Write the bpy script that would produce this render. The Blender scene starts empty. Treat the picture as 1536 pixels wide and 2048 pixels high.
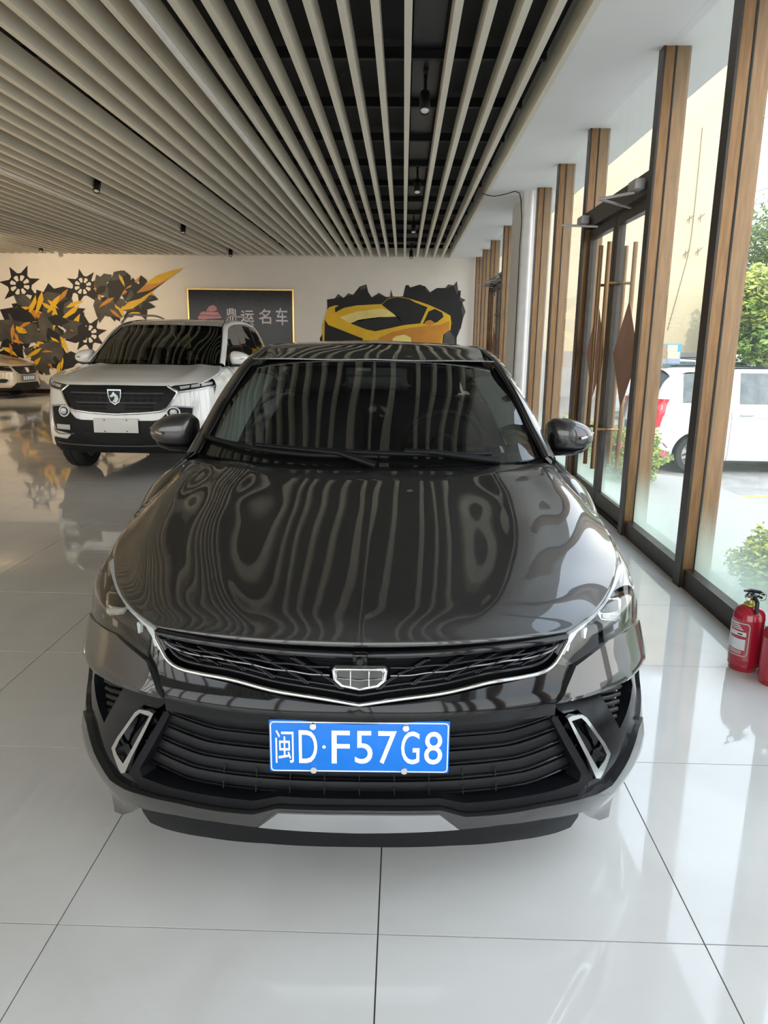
import bpy, bmesh, math, random
import numpy as np
from mathutils import Vector, Matrix
from mathutils.geometry import delaunay_2d_cdt
random.seed(7)
S = bpy.context.scene
COL = S.collection
# ------------------------------------------------------------------ camera
CAM_H = 1.432
FPX = 1472.6
def cam_axes(pitch, yaw, roll):
    p, y, r = map(math.radians, (pitch, yaw, roll))
    f = Vector((-math.sin(y)*math.cos(p), math.cos(y)*math.cos(p), -math.sin(p)))
    rt = Vector((math.cos(y), math.sin(y), 0)); up = rt.cross(f)
    rt2 = rt*math.cos(r) + up*math.sin(r)
    return rt2, rt2.cross(f), f
CR, CU, CF = cam_axes(13.236, 1.314, 0.727)
cam_data = bpy.data.cameras.new('camera'); cam = bpy.data.objects.new('camera', cam_data); COL.objects.link(cam)
cam.matrix_world = Matrix(((CR.x, CU.x, -CF.x, 0), (CR.y, CU.y, -CF.y, 0), (CR.z, CU.z, -CF.z, CAM_H), (0, 0, 0, 1)))
cam_data.sensor_fit = 'HORIZONTAL'; cam_data.sensor_width = 36.0; cam_data.lens = 36.0*FPX/1536.0
cam_data.clip_start = 0.02; cam_data.clip_end = 500
S.camera = cam
# ------------------------------------------------------------------ world, sun, exposure
S.view_settings.view_transform = 'Standard'; S.view_settings.look = 'None'; S.view_settings.gamma = 1.0
S.view_settings.use_curve_mapping = False
S.view_settings.exposure = 1.6
world = bpy.data.worlds.new('world'); S.world = world; world.use_nodes = True
wn = world.node_tree; wn.nodes.clear()
wo = wn.nodes.new('ShaderNodeOutputWorld'); wb = wn.nodes.new('ShaderNodeBackground')
wg = wn.nodes.new('ShaderNodeValToRGB'); wt = wn.nodes.new('ShaderNodeTexCoord'); ws = wn.nodes.new('ShaderNodeSeparateXYZ')
wn.links.new(wt.outputs['Generated'], ws.inputs[0]); wn.links.new(ws.outputs['Z'], wg.inputs[0])
wg.color_ramp.elements[0].position = 0.0; wg.color_ramp.elements[0].color = (1.0, 0.97, 0.92, 1)
wg.color_ramp.elements[1].position = 0.75; wg.color_ramp.elements[1].color = (0.68, 0.82, 1.0, 1)
wn.links.new(wg.outputs[0], wb.inputs[0]); wb.inputs[1].default_value = 1.45
wn.links.new(wb.outputs[0], wo.inputs[0])
sun_d = bpy.data.lights.new('sun_offscreen', 'SUN'); sun = bpy.data.objects.new('sun_offscreen', sun_d); COL.objects.link(sun)
sun_d.energy = 1.0; sun_d.angle = math.radians(1.0); sun_d.color = (1.0, 0.9, 0.74)
SUN_TO = Vector((0.13, -0.74, 0.66)).normalized()
sun.rotation_euler = SUN_TO.to_track_quat('Z', 'Y').to_euler()
# ------------------------------------------------------------------ materials
MATS = {}
def nt_of(m):
    m.use_nodes = True
    return m.node_tree, m.node_tree.nodes, m.node_tree.links
def mat(name, col, rough=0.5, metal=0.0, coat=0.0, var=0.06, scale=6.0, bump=0.0, spec=0.5, col2=None, rvar=0.0, emit=0.0, detail=4.0, stretch=None, trans=0.0, ecol=None, coatr=0.03):
    if name in MATS: return MATS[name]
    m = bpy.data.materials.new(name); t, n, l = nt_of(m)
    b = n['Principled BSDF']
    tc = n.new('ShaderNodeTexCoord'); mp = n.new('ShaderNodeMapping'); l.new(tc.outputs['Object'], mp.inputs[0])
    if stretch: mp.inputs['Scale'].default_value = stretch
    nz = n.new('ShaderNodeTexNoise'); nz.inputs['Scale'].default_value = scale; nz.inputs['Detail'].default_value = detail
    l.new(mp.outputs[0], nz.inputs['Vector'])
    rp = n.new('ShaderNodeValToRGB'); rp.color_ramp.elements[0].position = 0.3; rp.color_ramp.elements[1].position = 0.7
    c2 = col2 if col2 else tuple(min(1, c*(1+var)) for c in col)
    c1 = col if col2 else tuple(c*(1-var) for c in col)
    rp.color_ramp.elements[0].color = (*c1, 1); rp.color_ramp.elements[1].color = (*c2, 1)
    l.new(nz.outputs['Fac'], rp.inputs[0]); l.new(rp.outputs[0], b.inputs['Base Color'])
    b.inputs['Metallic'].default_value = metal; b.inputs['Roughness'].default_value = rough
    b.inputs['Coat Weight'].default_value = coat; b.inputs['Coat Roughness'].default_value = coatr
    b.inputs['Specular IOR Level'].default_value = spec
    b.inputs['Transmission Weight'].default_value = trans
    if rvar:
        mr = n.new('ShaderNodeMapRange'); mr.inputs['To Min'].default_value = max(0, rough-rvar); mr.inputs['To Max'].default_value = rough+rvar
        l.new(nz.outputs['Fac'], mr.inputs['Value']); l.new(mr.outputs[0], b.inputs['Roughness'])
    if bump:
        bp = n.new('ShaderNodeBump'); bp.inputs['Strength'].default_value = bump; bp.inputs['Distance'].default_value = 0.02
        l.new(nz.outputs['Fac'], bp.inputs['Height']); l.new(bp.outputs[0], b.inputs['Normal'])
    if emit:
        b.inputs['Emission Color'].default_value = (*(ecol or col), 1); b.inputs['Emission Strength'].default_value = emit
    MATS[name] = m
    return m
def glass(name, tint=(1, 1, 1), dirt=0.0, dirtcol=(0.8, 0.85, 0.8), low=0.0, f0=.07, lowz=0.75):
    """thin pane: clear transmission, fresnel mirror, a layer of dust that catches light"""
    if name in MATS: return MATS[name]
    m = bpy.data.materials.new(name); t, n, l = nt_of(m); n.clear()
    out = n.new('ShaderNodeOutputMaterial'); tr = n.new('ShaderNodeBsdfTransparent'); gl = n.new('ShaderNodeBsdfGlossy'); lw = n.new('ShaderNodeLayerWeight'); lw.inputs[0].default_value = .5
    pw = n.new('ShaderNodeMath'); pw.operation = 'POWER'; pw.inputs[1].default_value = 4.5; l.new(lw.outputs['Facing'], pw.inputs[0])
    fr = n.new('ShaderNodeMapRange'); fr.inputs['To Min'].default_value = f0; l.new(pw.outputs[0], fr.inputs['Value'])
    tr.inputs[0].default_value = (*tint, 1); gl.inputs['Roughness'].default_value = 0.0
    mx = n.new('ShaderNodeMixShader'); l.new(fr.outputs[0], mx.inputs[0]); l.new(tr.outputs[0], mx.inputs[1]); l.new(gl.outputs[0], mx.inputs[2])
    last = mx.outputs[0]
    if dirt or low:
        tc = n.new('ShaderNodeTexCoord'); nz = n.new('ShaderNodeTexNoise'); nz.inputs['Scale'].default_value = 2.2; nz.inputs['Detail'].default_value = 8
        mp = n.new('ShaderNodeMapping'); mp.inputs['Scale'].default_value = (1, 3.0, 0.7)
        l.new(tc.outputs['Object'], mp.inputs[0]); l.new(mp.outputs[0], nz.inputs['Vector'])
        sp = n.new('ShaderNodeSeparateXYZ'); l.new(tc.outputs['Object'], sp.inputs[0])
        mr = n.new('ShaderNodeMapRange'); mr.interpolation_type = 'SMOOTHSTEP'
        mr.inputs['From Min'].default_value = lowz; mr.inputs['From Max'].default_value = 0.1; mr.inputs['To Min'].default_value = 0; mr.inputs['To Max'].default_value = low
        l.new(sp.outputs['Z'], mr.inputs['Value'])
        m1 = n.new('ShaderNodeMath'); m1.operation = 'MULTIPLY'; l.new(nz.outputs['Fac'], m1.inputs[0]); m1.inputs[1].default_value = dirt*2
        m2 = n.new('ShaderNodeMath'); m2.operation = 'ADD'; m2.use_clamp = True; l.new(m1.outputs[0], m2.inputs[0]); l.new(mr.outputs[0], m2.inputs[1])
        df = n.new('ShaderNodeBsdfDiffuse'); df.inputs[0].default_value = (*dirtcol, 1); tl = n.new('ShaderNodeBsdfTranslucent'); tl.inputs[0].default_value = (*dirtcol, 1)
        ma = n.new('ShaderNodeMixShader'); ma.inputs[0].default_value = 0.6; l.new(df.outputs[0], ma.inputs[1]); l.new(tl.outputs[0], ma.inputs[2])
        mb = n.new('ShaderNodeMixShader'); l.new(m2.outputs[0], mb.inputs[0]); l.new(last, mb.inputs[1]); l.new(ma.outputs[0], mb.inputs[2]); last = mb.outputs[0]
    l.new(last, out.inputs[0])
    MATS[name] = m
    return m
# ------------------------------------------------------------------ mesh helpers
class MB:
    def __init__(s): s.v = []; s.f = []
    def add(s, vs, fs):
        k = len(s.v); s.v += [tuple(map(float, q)) for q in vs]; s.f += [tuple(i+k for i in f) for f in fs]; return s
    def box(s, lo, hi, M=None):
        x0, y0, z0 = lo; x1, y1, z1 = hi
        vs = [(x0,y0,z0),(x1,y0,z0),(x1,y1,z0),(x0,y1,z0),(x0,y0,z1),(x1,y0,z1),(x1,y1,z1),(x0,y1,z1)]
        if M is not None: vs = [tuple(M @ Vector(q)) for q in vs]
        return s.add(vs, [(0,3,2,1),(4,5,6,7),(0,1,5,4),(1,2,6,5),(2,3,7,6),(3,0,4,7)])
    def bbox(s, lo, hi, b):
        """box with chamfered edges"""
        bm = bmesh.new(); bmesh.ops.create_cube(bm, size=1)
        for q in bm.verts:
            q.co = Vector([lo[i] + (q.co[i]+.5)*(hi[i]-lo[i]) for i in range(3)])
        bmesh.ops.bevel(bm, geom=bm.edges[:], offset=b, segments=2, affect='EDGES', profile=0.5)
        bm.verts.index_update(); r = s.add([q.co[:] for q in bm.verts], [tuple(q.index for q in f.verts) for f in bm.faces]); bm.free(); return r
    def tube(s, path, r, n=8, closed=False, caps=True):
        P = [Vector(q) for q in path]; N = len(P); R = r if hasattr(r, '__len__') else [r]*N
        vs = []; fs = []; up = None
        for i, q in enumerate(P):
            a = P[(i-1) % N] if (i > 0 or closed) else q; b = P[(i+1) % N] if (i < N-1 or closed) else q
            d = (b-a).normalized()
            if up is None: up = d.orthogonal().normalized()
            up = (up - d*up.dot(d)); up = up.normalized() if up.length > 1e-6 else d.orthogonal().normalized()
            w = d.cross(up)
            for k in range(n):
                t = 2*math.pi*k/n; vs.append(q + (up*math.cos(t) + w*math.sin(t))*R[i])
        m = N if closed else N-1
        for i in range(m):
            for k in range(n):
                a = i*n+k; b = i*n+(k+1) % n; c = ((i+1) % N)*n+(k+1) % n; d = ((i+1) % N)*n+k; fs.append((a, b, c, d))
        if caps and not closed: fs += [tuple(reversed(range(n))), tuple(range((N-1)*n, N*n))]
        return s.add(vs, fs)
    def lathe(s, prof, org=(0,0,0), axis='Z', n=24):
        vs = []; fs = []; m = len(prof)
        for k in range(n):
            t = 2*math.pi*k/n; c, sn = math.cos(t), math.sin(t)
            for (r, h) in prof:
                q = {'Z': (r*c, r*sn, h), 'X': (h, r*c, r*sn), 'Y': (r*sn, h, r*c)}[axis]
                vs.append((q[0]+org[0], q[1]+org[1], q[2]+org[2]))
        for k in range(n):
            for i in range(m-1):
                fs.append((k*m+i, ((k+1) % n)*m+i, ((k+1) % n)*m+i+1, k*m+i+1))
        return s.add(vs, fs)
    def grid(s, G):
        """G: rows of points"""
        nr = len(G); nc = len(G[0])
        return s.add([q for r in G for q in r], [(i*nc+j, i*nc+j+1, (i+1)*nc+j+1, (i+1)*nc+j) for i in range(nr-1) for j in range(nc-1)])
    def prism(s, poly, h, ax='Z', base=0.0):
        """poly in 2D, extruded along an axis"""
        n = len(poly)
        def P(a, b, c): return {'Z': (a, b, c), 'Y': (a, c, b), 'X': (c, a, b)}[ax]
        vs = [P(a, b, base) for a, b in poly] + [P(a, b, base+h) for a, b in poly]
        return s.add(vs, [tuple(range(n))[::-1], tuple(range(n, 2*n))] + [(i, (i+1) % n, (i+1) % n+n, i+n) for i in range(n)])
    def mirrored(s):
        k = MB(); k.v = [(-x, y, z) for x, y, z in s.v]; k.f = [tuple(reversed(f)) for f in s.f]; return k
    def build(s, name, m, parent=None, smooth=None, fix=True):
        me = bpy.data.meshes.new(name); me.from_pydata(s.v, [], s.f); me.validate()
        if fix:
            bm = bmesh.new(); bm.from_mesh(me); bmesh.ops.recalc_face_normals(bm, faces=bm.faces[:]); bm.to_mesh(me); bm.free()
        if smooth is not None:
            me.shade_smooth(); me.set_sharp_from_angle(angle=math.radians(smooth))
        me.materials.append(m); o = bpy.data.objects.new(name, me); COL.objects.link(o)
        if parent: o.parent = parent
        return o
def tag(o, label=None, cat=None, group=None, kind=None):
    if label: o['label'] = label
    if cat: o['category'] = cat
    if group: o['group'] = group
    if kind: o['kind'] = kind
    return o
def empty(name, loc=(0,0,0), rz=0.0, label=None, cat=None, group=None, kind=None, parent=None):
    o = bpy.data.objects.new(name, None); COL.objects.link(o); o.location = loc; o.rotation_euler = (0, 0, rz); o.empty_display_size = 0.1
    if parent: o.parent = parent
    return tag(o, label, cat, group, kind)
def share(o, name, parent, loc=(0,0,0), rot=(0,0,0), scale=(1,1,1)):
    c = bpy.data.objects.new(name, o.data if hasattr(o, 'data') else o); COL.objects.link(c); c.parent = parent; c.location = loc; c.rotation_euler = rot; c.scale = scale; return c
def copy_tree(o, parent=None):
    c = o.copy(); COL.objects.link(c); c.parent = parent
    for ch in [q for q in bpy.data.objects if q.parent == o]: copy_tree(ch, c)
    return c
def text_mesh(txt, size=1.0, offset=0.0, extrude=0.0, res=4):
    cu = bpy.data.curves.new('lettering', 'FONT'); cu.body = txt; cu.size = size; cu.offset = offset; cu.extrude = extrude; cu.resolution_u = res
    o = bpy.data.objects.new('lettering', cu); COL.objects.link(o)
    bpy.context.view_layer.update()
    me = bpy.data.meshes.new_from_object(o.evaluated_get(bpy.context.evaluated_depsgraph_get()))
    bpy.data.objects.remove(o); bpy.data.curves.remove(cu)
    v = [q.co[:] for q in me.vertices]; f = [tuple(p.vertices) for p in me.polygons]; bpy.data.meshes.remove(me)
    return v, f
def fit_text(mb, txt, x0, x1, z0, z1, y, offset=0.0, sx=1):
    """lettering on a plane facing -Y fitted into a rectangle"""
    v, f = text_mesh(txt, 1.0, offset)
    if not v: return
    a = np.array(v); lo = a.min(0); hi = a.max(0)
    u = (a[:, 0]-lo[0])/(hi[0]-lo[0]+1e-9); w = (a[:, 1]-lo[1])/(hi[1]-lo[1]+1e-9)
    mb.add([(x0+(x1-x0)*p, y, z0+(z1-z0)*q) for p, q in zip(u, w)], f)
def spline(pts, n):
    """Catmull-Rom through points, n samples"""
    P = np.array(pts, float); m = len(P)
    d = np.r_[0, np.cumsum(np.maximum(np.linalg.norm(np.diff(P, axis=0), axis=1), 1e-6))]
    T = np.zeros_like(P)
    for i in range(m):
        if 0 < i < m-1:
            h0 = d[i]-d[i-1]; h1 = d[i+1]-d[i]; T[i] = ((P[i]-P[i-1])/h0*h1 + (P[i+1]-P[i])/h1*h0)/(h0+h1)
        elif i == 0: T[i] = (P[1]-P[0])/(d[1]-d[0])
        else: T[i] = (P[-1]-P[-2])/(d[-1]-d[-2])
    out = []
    for s in np.linspace(0, d[-1], n):
        i = min(m-2, max(0, int(np.searchsorted(d, s, 'right')-1))); h = d[i+1]-d[i]; t = (s-d[i])/h
        out.append((2*t**3-3*t**2+1)*P[i] + (t**3-2*t**2+t)*h*T[i] + (-2*t**3+3*t**2)*P[i+1] + (t**3-t**2)*h*T[i+1])
    return np.array(out)
def loft(ctrl, nu, nv):
    """ctrl rows of equal length -> smooth grid; nu samples along a row, nv across rows"""
    rows = [spline(r, nu) for r in ctrl]
    return [list(map(tuple, r)) for r in np.stack([spline([r[j] for r in rows], nv) for j in range(nu)], 1)]
def px(x, y, **k):
    """world point seen at photo pixel x, y on a plane X=, Y= or Z="""
    d = CF + CR*((x-768)/FPX) - CU*((y-1024)/FPX); o = Vector((0, 0, CAM_H))
    ax, val = next(iter(k.items())); i = 'XYZ'.index(ax)
    return o + d*((val-o[i])/d[i])
# ------------------------------------------------------------------ the room
ZC = 3.33; XW = 1.68; YB = 18.5; YF = -2.6; XL = -13.6
def tile_mat():
    m = bpy.data.materials.new('polished_tile'); t, n, l = nt_of(m); b = n['Principled BSDF']
    oi = n.new('ShaderNodeObjectInfo'); tc = n.new('ShaderNodeTexCoord'); va = n.new('ShaderNodeVectorMath'); va.operation = 'ADD'
    l.new(tc.outputs['Object'], va.inputs[0]); l.new(oi.outputs['Location'], va.inputs[1])
    nz = n.new('ShaderNodeTexNoise'); nz.inputs['Scale'].default_value = 1.6; nz.inputs['Detail'].default_value = 8; nz.inputs['Distortion'].default_value = 1.2
    l.new(va.outputs[0], nz.inputs['Vector'])
    r = n.new('ShaderNodeValToRGB'); r.color_ramp.elements[0].position = .25; r.color_ramp.elements[1].position = .8
    r.color_ramp.elements[0].color = (.66, .635, .60, 1); r.color_ramp.elements[1].color = (.77, .75, .72, 1)
    l.new(nz.outputs['Fac'], r.inputs[0]); l.new(r.outputs[0], b.inputs['Base Color'])
    n2 = n.new('ShaderNodeTexNoise'); n2.inputs['Scale'].default_value = 9; n2.inputs['Detail'].default_value = 6; l.new(va.outputs[0], n2.inputs['Vector'])
    mr = n.new('ShaderNodeMapRange'); mr.inputs['From Min'].default_value = .4; mr.inputs['From Max'].default_value = .75; mr.inputs['To Min'].default_value = .025; mr.inputs['To Max'].default_value = .11
    l.new(n2.outputs['Fac'], mr.inputs['Value']); l.new(mr.outputs[0], b.inputs['Roughness'])
    b.inputs['Specular IOR Level'].default_value = 0.62
    return m
M_TILE = tile_mat()
M_GROUT = mat('dark_grout', (.10, .09, .08), .8)
floor = MB().box((XL, YF, -0.12), (1.95, YB, -0.004)).build('floor', M_GROUT)
tag(floor, 'glossy pale grey tiled showroom floor', 'floor', kind='structure')
cx = [-0.037+.8*k for k in range(-17, 3)]; cy = [1.5315+.8*k for k in range(-8, 23)]
cx = [XL] + [q for q in cx if q > XL+.05 and q < 1.54] + [1.70]; cy = [YF] + [q for q in cy if YF+.05 < q < YB-.05] + [YB]
tiles = []
for i in range(len(cx)-1):
    for j in range(len(cy)-1):
        tiles.append((cx[i], cx[i+1], cy[j], cy[j+1]))
def inview(x, y, z=0.0):
    d = Vector((x, y, z-CAM_H)); w = d.dot(CF)
    if w < .1: return False
    u = 768+FPX*d.dot(CR)/w; v = 1024-FPX*d.dot(CU)/w
    return -60 < u < 1600 and v < 2300
tiles.sort(key=lambda t: (not any(inview(x, y) for x in t[:2] for y in t[2:]), math.hypot((t[0]+t[1])/2, (t[2]+t[3])/2)))
tm = {}
rest = MB(); G = .0018
for k, (x0, x1, y0, y1) in enumerate(tiles):
    w, h = x1-x0-2*G, y1-y0-2*G
    if k < 296:
        key = (round(w, 3), round(h, 3))
        if key not in tm:
            o = MB().box((-w/2, -h/2, -.004), (w/2, h/2, 0)).build('tile', M_TILE); tm[key] = o.data
            o.parent = floor; o.location = ((x0+x1)/2, (y0+y1)/2, 0)
        else: share(type('q', (), {'data': tm[key]}), 'tile', floor, ((x0+x1)/2, (y0+y1)/2, 0))
    else: rest.box((x0+G, y0+G, -.004), (x1-G, y1-G, 0))
tag(rest.build('tile_field', M_TILE, floor), kind='stuff')
M_WALL = mat('cream_wall_paint', (.80, .73, .65), .6, var=.03, scale=3)
M_WHITE = mat('white_soffit_paint', (.80, .80, .79), .65, var=.02, scale=2)
M_BLACK = mat('black_ceiling_paint', (.012, .012, .014), .8)
M_SLAT = mat('greige_slat_paint', (.74, .69, .575), .42, var=.03, scale=3)
M_BRONZE = mat('dark_bronze_frame', (.045, .036, .03), .35, metal=.5, var=.25, scale=14, rvar=.12)
M_BRASS = mat('brass_anodised_frame', (.215, .12, .055), .36, metal=.55, var=.22, scale=9, stretch=(8, 8, .6))
M_BASE = mat('oxblood_skirting', (.05, .012, .012), .25, var=.2)
wall_back = tag(MB().box((XL, YB, -.12), (2.2, YB+.2, 3.9)).build('wall_back', M_WALL), 'cream painted back wall carrying the murals', 'wall', kind='structure')
MB().box((-8.05, YB-.003, 0), (-7.4, YB, ZC)).build('pilaster', M_WALL, wall_back)
tag(MB().box((XL, YB-.07, 0), (1.7, YB, .10)).build('baseboard_back', M_BASE), 'dark red skirting along the back wall', 'baseboard', kind='structure')
tag(MB().box((XL-.2, YF-.2, -.12), (XL, YB+.2, 3.9)).build('wall_left', M_WALL), 'plain cream side wall of the showroom', 'wall', kind='structure')
tag(MB().box((1.701, YF-.2, ZC), (1.95, YB, 3.9)).build('wall_right', M_WHITE), 'white lintel wall above the glazed front', 'wall', kind='structure')
# --- ceiling
ceiling = tag(MB().box((XL, YF, 3.66), (1.95, YB, 3.9)).build('ceiling', M_BLACK), 'black ceiling hung with long greige baffle slats', 'ceiling', kind='structure')
sof = MB().box((1.095, YF, ZC), (1.70, YB, 3.66)).build('soffit', M_WHITE, ceiling)
MB().box((1.05, YF, ZC-.004), (1.095, YB, 3.48)).build('edge_trim', M_SLAT, ceiling)
slat0 = MB().box((-.024, YF, ZC), (.024, YB-.01, ZC+.15)).build('slat', M_SLAT, ceiling); slat0.location = (.289, 0, 0)
xs = [.483, .683, .879]
x = -.006
gaps = [-2.81, -4.07, -6.4, -8.3, -10.7, -12.5]
while x > XL+.1:
    xs.append(x); nx = x-.197
    for g in gaps:
        if x > g > nx-.05: nx = x-.295; gaps.remove(g); break
    x = nx
for q in xs: share(slat0, 'slat', ceiling, (q, 0, 0))
cb = MB().box((XL, -.03, 3.52), (1.05, .03, 3.6)).build('cross_bar', mat('black_steel', (.006, .006, .008), .6), ceiling); cb.location = (0, 6.3, 0)
for k in range(-7, 11):
    if k: share(cb, 'cross_bar', ceiling, (0, 6.3+1.2*k, 0))
M_TRACK = mat('black_track_paint', (.01, .01, .011), .45)
for xt in (.142, -4.07, -8.3):
    MB().box((xt-.11, YF, 3.58), (xt+.11, YB-.01, 3.63)).build('light_track', M_TRACK, ceiling)
M_LED = mat('opal_light_diffuser', (.85, .82, .78), .4)
for i, xl in enumerate((-1.585, -4.79)):
    t = empty('linear_light', (xl, 7.9, ZC-.02), 0, ['slim white linear ceiling light over the white SUV side, beside wide black gap', 'slim white linear ceiling light farther from the windows, left of the spotlight track'][i], 'ceiling light', 'linear ceiling lights')
    MB().box((-.022, -10.4, -.004), (.022, 10.4, .016)).build('housing', mat('white_light_housing', (.8, .78, .75), .5), t)
    MB().box((-.017, -10.4, -.011), (.017, 10.4, -.004)).build('diffuser', M_LED, t)
def spotlight(x, y, label, aim=-1, power=60.0, col=(1.0, .93, .84), tilt=-28.0):
    t = empty('track_spotlight', (x, y, 3.58), 0, label, 'spotlight', 'track spotlights on the ceiling')
    MB().bbox((-.02, -.09, -.035), (.02, .09, 0), .006).build('adapter', M_TRACK, t)
    MB().tube([(0, 0, -.03), (0, 0, -.15)], .014).build('stem', M_TRACK, t)
    R = Matrix.Rotation(math.radians(tilt), 4, 'X')
    m = MB().lathe([(0, .09), (.035, .088), (.043, .075), (.045, -.10), (.041, -.105), (.038, -.09), (0.001, -.09)], n=20)
    m.v = [tuple(R @ Vector(q) + Vector((0, aim*.03, -.22))) for q in m.v]; m.build('lamp_body', M_TRACK, t, 40)
    m = MB().lathe([(.0, -.097), (.03, -.097), (.037, -.092)], n=20); m.v = [tuple(R @ Vector(q) + Vector((0, aim*.03, -.22))) for q in m.v]
    m.build('lens', mat('spotlight_lens', (.75, .74, .72), .2), t, 40)
    if power <= 0: return t
    ld = bpy.data.lights.new('track_lamp_left_offscreen', 'SPOT'); ld.energy = power; ld.spot_size = math.radians(110); ld.spot_blend = .8; ld.shadow_soft_size = .05; ld.color = col
    lo = bpy.data.objects.new('track_lamp_left_offscreen', ld); COL.objects.link(lo); lo.parent = t; lo.location = (0, aim*.09, -.35); lo.rotation_euler = (math.radians(tilt), 0, 0)
    return t
for k, (y, lab) in enumerate(((6.72, 'black track spotlight over the dark grey car, first on its track'), (10.2, 'black track spotlight second along the track by the white soffit'), (13.85, 'black track spotlight third along the track by the white soffit'), (18.0, 'black track spotlight above the yellow car mural by the back wall'))):
    spotlight(.142, y, lab, 1, 0.0)
for y, lab in ((10.3, 'black track spotlight above the white SUV, first on the middle track'), (14.2, 'black track spotlight second along the middle track'), (18.0, 'black track spotlight on the middle track, closest to the framed sign')):
    spotlight(-4.07, y, lab, 1, 0.0)
spotlight(-8.3, 17.5, 'black track spotlight above the gear mural', 1, 0.0)
for y, lab in ((6.0, 'black track spotlight first on the track farthest from the windows'), (10.2, 'black track spotlight second on the track farthest from the windows'), (14.0, 'black track spotlight third on the track farthest from the windows')):
    spotlight(-8.3, y, lab, 1, 150.0 if y > 13 else 420.0, (1, .78, .50), 58.0 if y > 13 else -28.0)
for y, lab in ((-.4, 'black track spotlight on the middle track, near the street shopfront'), (3.0, 'black track spotlight on the middle track, between shopfront and white SUV')):
    spotlight(-4.07, y, lab, 1, 0.0)
# --- glazed front on the right
M_PANE = glass('dusty_window_glass', (.97, .985, .975), dirt=.05, dirtcol=(.66, .82, .71), low=.66, lowz=.58)
M_GASKET = mat('black_gasket', (.01, .01, .01), .7)
def mullion(parent, y, top=ZC, bot=0.0):
    MB().box((XW+.012, y-.046, bot), (1.86, y+.046, top)).build('mullion', M_BRASS, parent)
    MB().box((XW-.003, y-.05, bot), (XW+.012, y+.05, top)).build('mullion_dark_face', M_BRONZE, parent)  # room-side strip, darker than the brass body behind it
    MB().box((1.755, y-.050, bot), (1.767, y+.050, top)).build('gasket', M_GASKET, parent)
MY = [-2.55, -1.7, -.5, .7, 1.9, 3.1, 4.3, 5.5, 7.45, 8.85, 10.15, 11.7, 12.05, 13.4, 15.3, 16.8, 18.3]
DOORS = {(5.5, 7.45): 1, (13.4, 15.3): 2}
wn_ = 0
def pane(parent, y0, y1, z0, z1, name='pane'):
    return MB().add([(1.761, y0, z0), (1.761, y1, z0), (1.761, y1, z1), (1.761, y0, z1)], [(0, 1, 2, 3)]).build(name, M_PANE, parent)
for a, b in zip(MY[:-1], MY[1:]):
    if (a, b) in DOORS or (a, b) == (10.15, 11.7) : continue
    wn_ += 1
    w = empty('window_%d' % wn_, (0, 0, 0), 0, 'tall dusty shopfront window in brass and bronze frame', 'window', kind='structure')
    mullion(w, a)
    if b in (5.5, 10.15, 13.4, 18.3): mullion(w, b)
    MB().box((XW+.02, a+.046, 0), (1.85, b-.046, .115)).build('bottom_rail', M_BRONZE, w)
    pane(w, a+.046, b-.046, .1, ZC)
M_CLOSER = mat('grey_closer_metal', (.42, .40, .39), .4, metal=.4)
M_PAPER = mat('brown_paper_diamond', (.36, .20, .14), .8, var=.12, scale=5)
for (a, b), k in DOORS.items():
    d = empty('door_%d' % k, (0, 0, 0), 0, ['double glass entrance door with long brass handles and brown diamonds', 'far double glass door close to the car mural'][k-1], 'door', kind='structure')
    MB().box((XW+.01, a+.046, 2.45), (1.85, b-.046, 2.60)).build('header', M_BRONZE, d)
    MB().box((XW+.03, a+.046, 0), (1.85, b-.046, .02)).build('threshold', M_BRONZE, d)
    pane(d, a+.046, b-.046, 2.6, ZC, 'transom_pane')
    mid = (a+b)/2
    for s, (y0, y1) in enumerate(((a+.055, mid-.005), (mid+.005, b-.055))):
        fr = MB().box((1.73, y0, .02), (1.79, y0+.075, 2.44)).box((1.73, y1-.075, .02), (1.79, y1, 2.44)).box((1.73, y0+.075, 2.36), (1.79, y1-.075, 2.44)).box((1.73, y0+.075, .02), (1.79, y1-.075, .15))
        lf = fr.build('door_leaf', M_BRONZE, d)
        pane(lf, y0+.075, y1-.075, .15, 2.36)
        hy = mid + (-.13 if s == 0 else .13)
        for hx, sg in ((1.655, -1), (1.865, 1)):
            hm = MB().tube([(hx, hy, .36), (hx, hy, 2.22)], .019, 12)
            for hz in (.7, 1.9): hm.tube([(hx, hy, hz), (1.76-.03*(-sg)*-1, hy, hz)], .012, 8)
            hm.build('handle', M_BRASS, lf, 40)
        dy = (y0+y1)/2; dz = 1.33
        MB().prism([(dy-.34, dz), (dy, dz-.42), (dy+.34, dz), (dy, dz+.42)], .002, 'X', 1.754).build('diamond_sign', M_PAPER, lf)
        cyy = y0+.12 if s == 0 else y1-.12
        c = MB().bbox((1.60, cyy-.09, 2.48), (1.675, cyy+.09, 2.55), .01)
        e = cyy + (.32 if s == 0 else -.32)
        c.tube([(1.63, cyy, 2.47), (1.42, (cyy+e)/2, 2.45)], .011, 6).tube([(1.42, (cyy+e)/2, 2.45), (1.70, e, 2.42)], .009, 6)
        c.build('door_closer', M_CLOSER, d, 40)
pil = MB().box((1.58, 10.55, 0), (1.95, 11.66, ZC)).build('wall_pillar', mat('white_column_paint', (.72, .69, .64), .6, var=.04))
tag(pil, 'white painted pillar between the two runs of windows', 'pillar', kind='structure')
MB().lathe([(.075, 0), (.075, ZC)], (1.60, 10.38, 0), n=20).build('downpipe', mat('white_pipe_plastic', (.78, .76, .74), .35), pil, 40)
wire = spline([(1.02, 10.6, 3.34), (1.15, 10.5, 3.29), (1.3, 10.4, 3.30), (1.46, 10.35, 3.325), (1.51, 10.33, 3.1), (1.515, 10.33, 2.6), (1.515, 10.33, .2)], 40)
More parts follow.
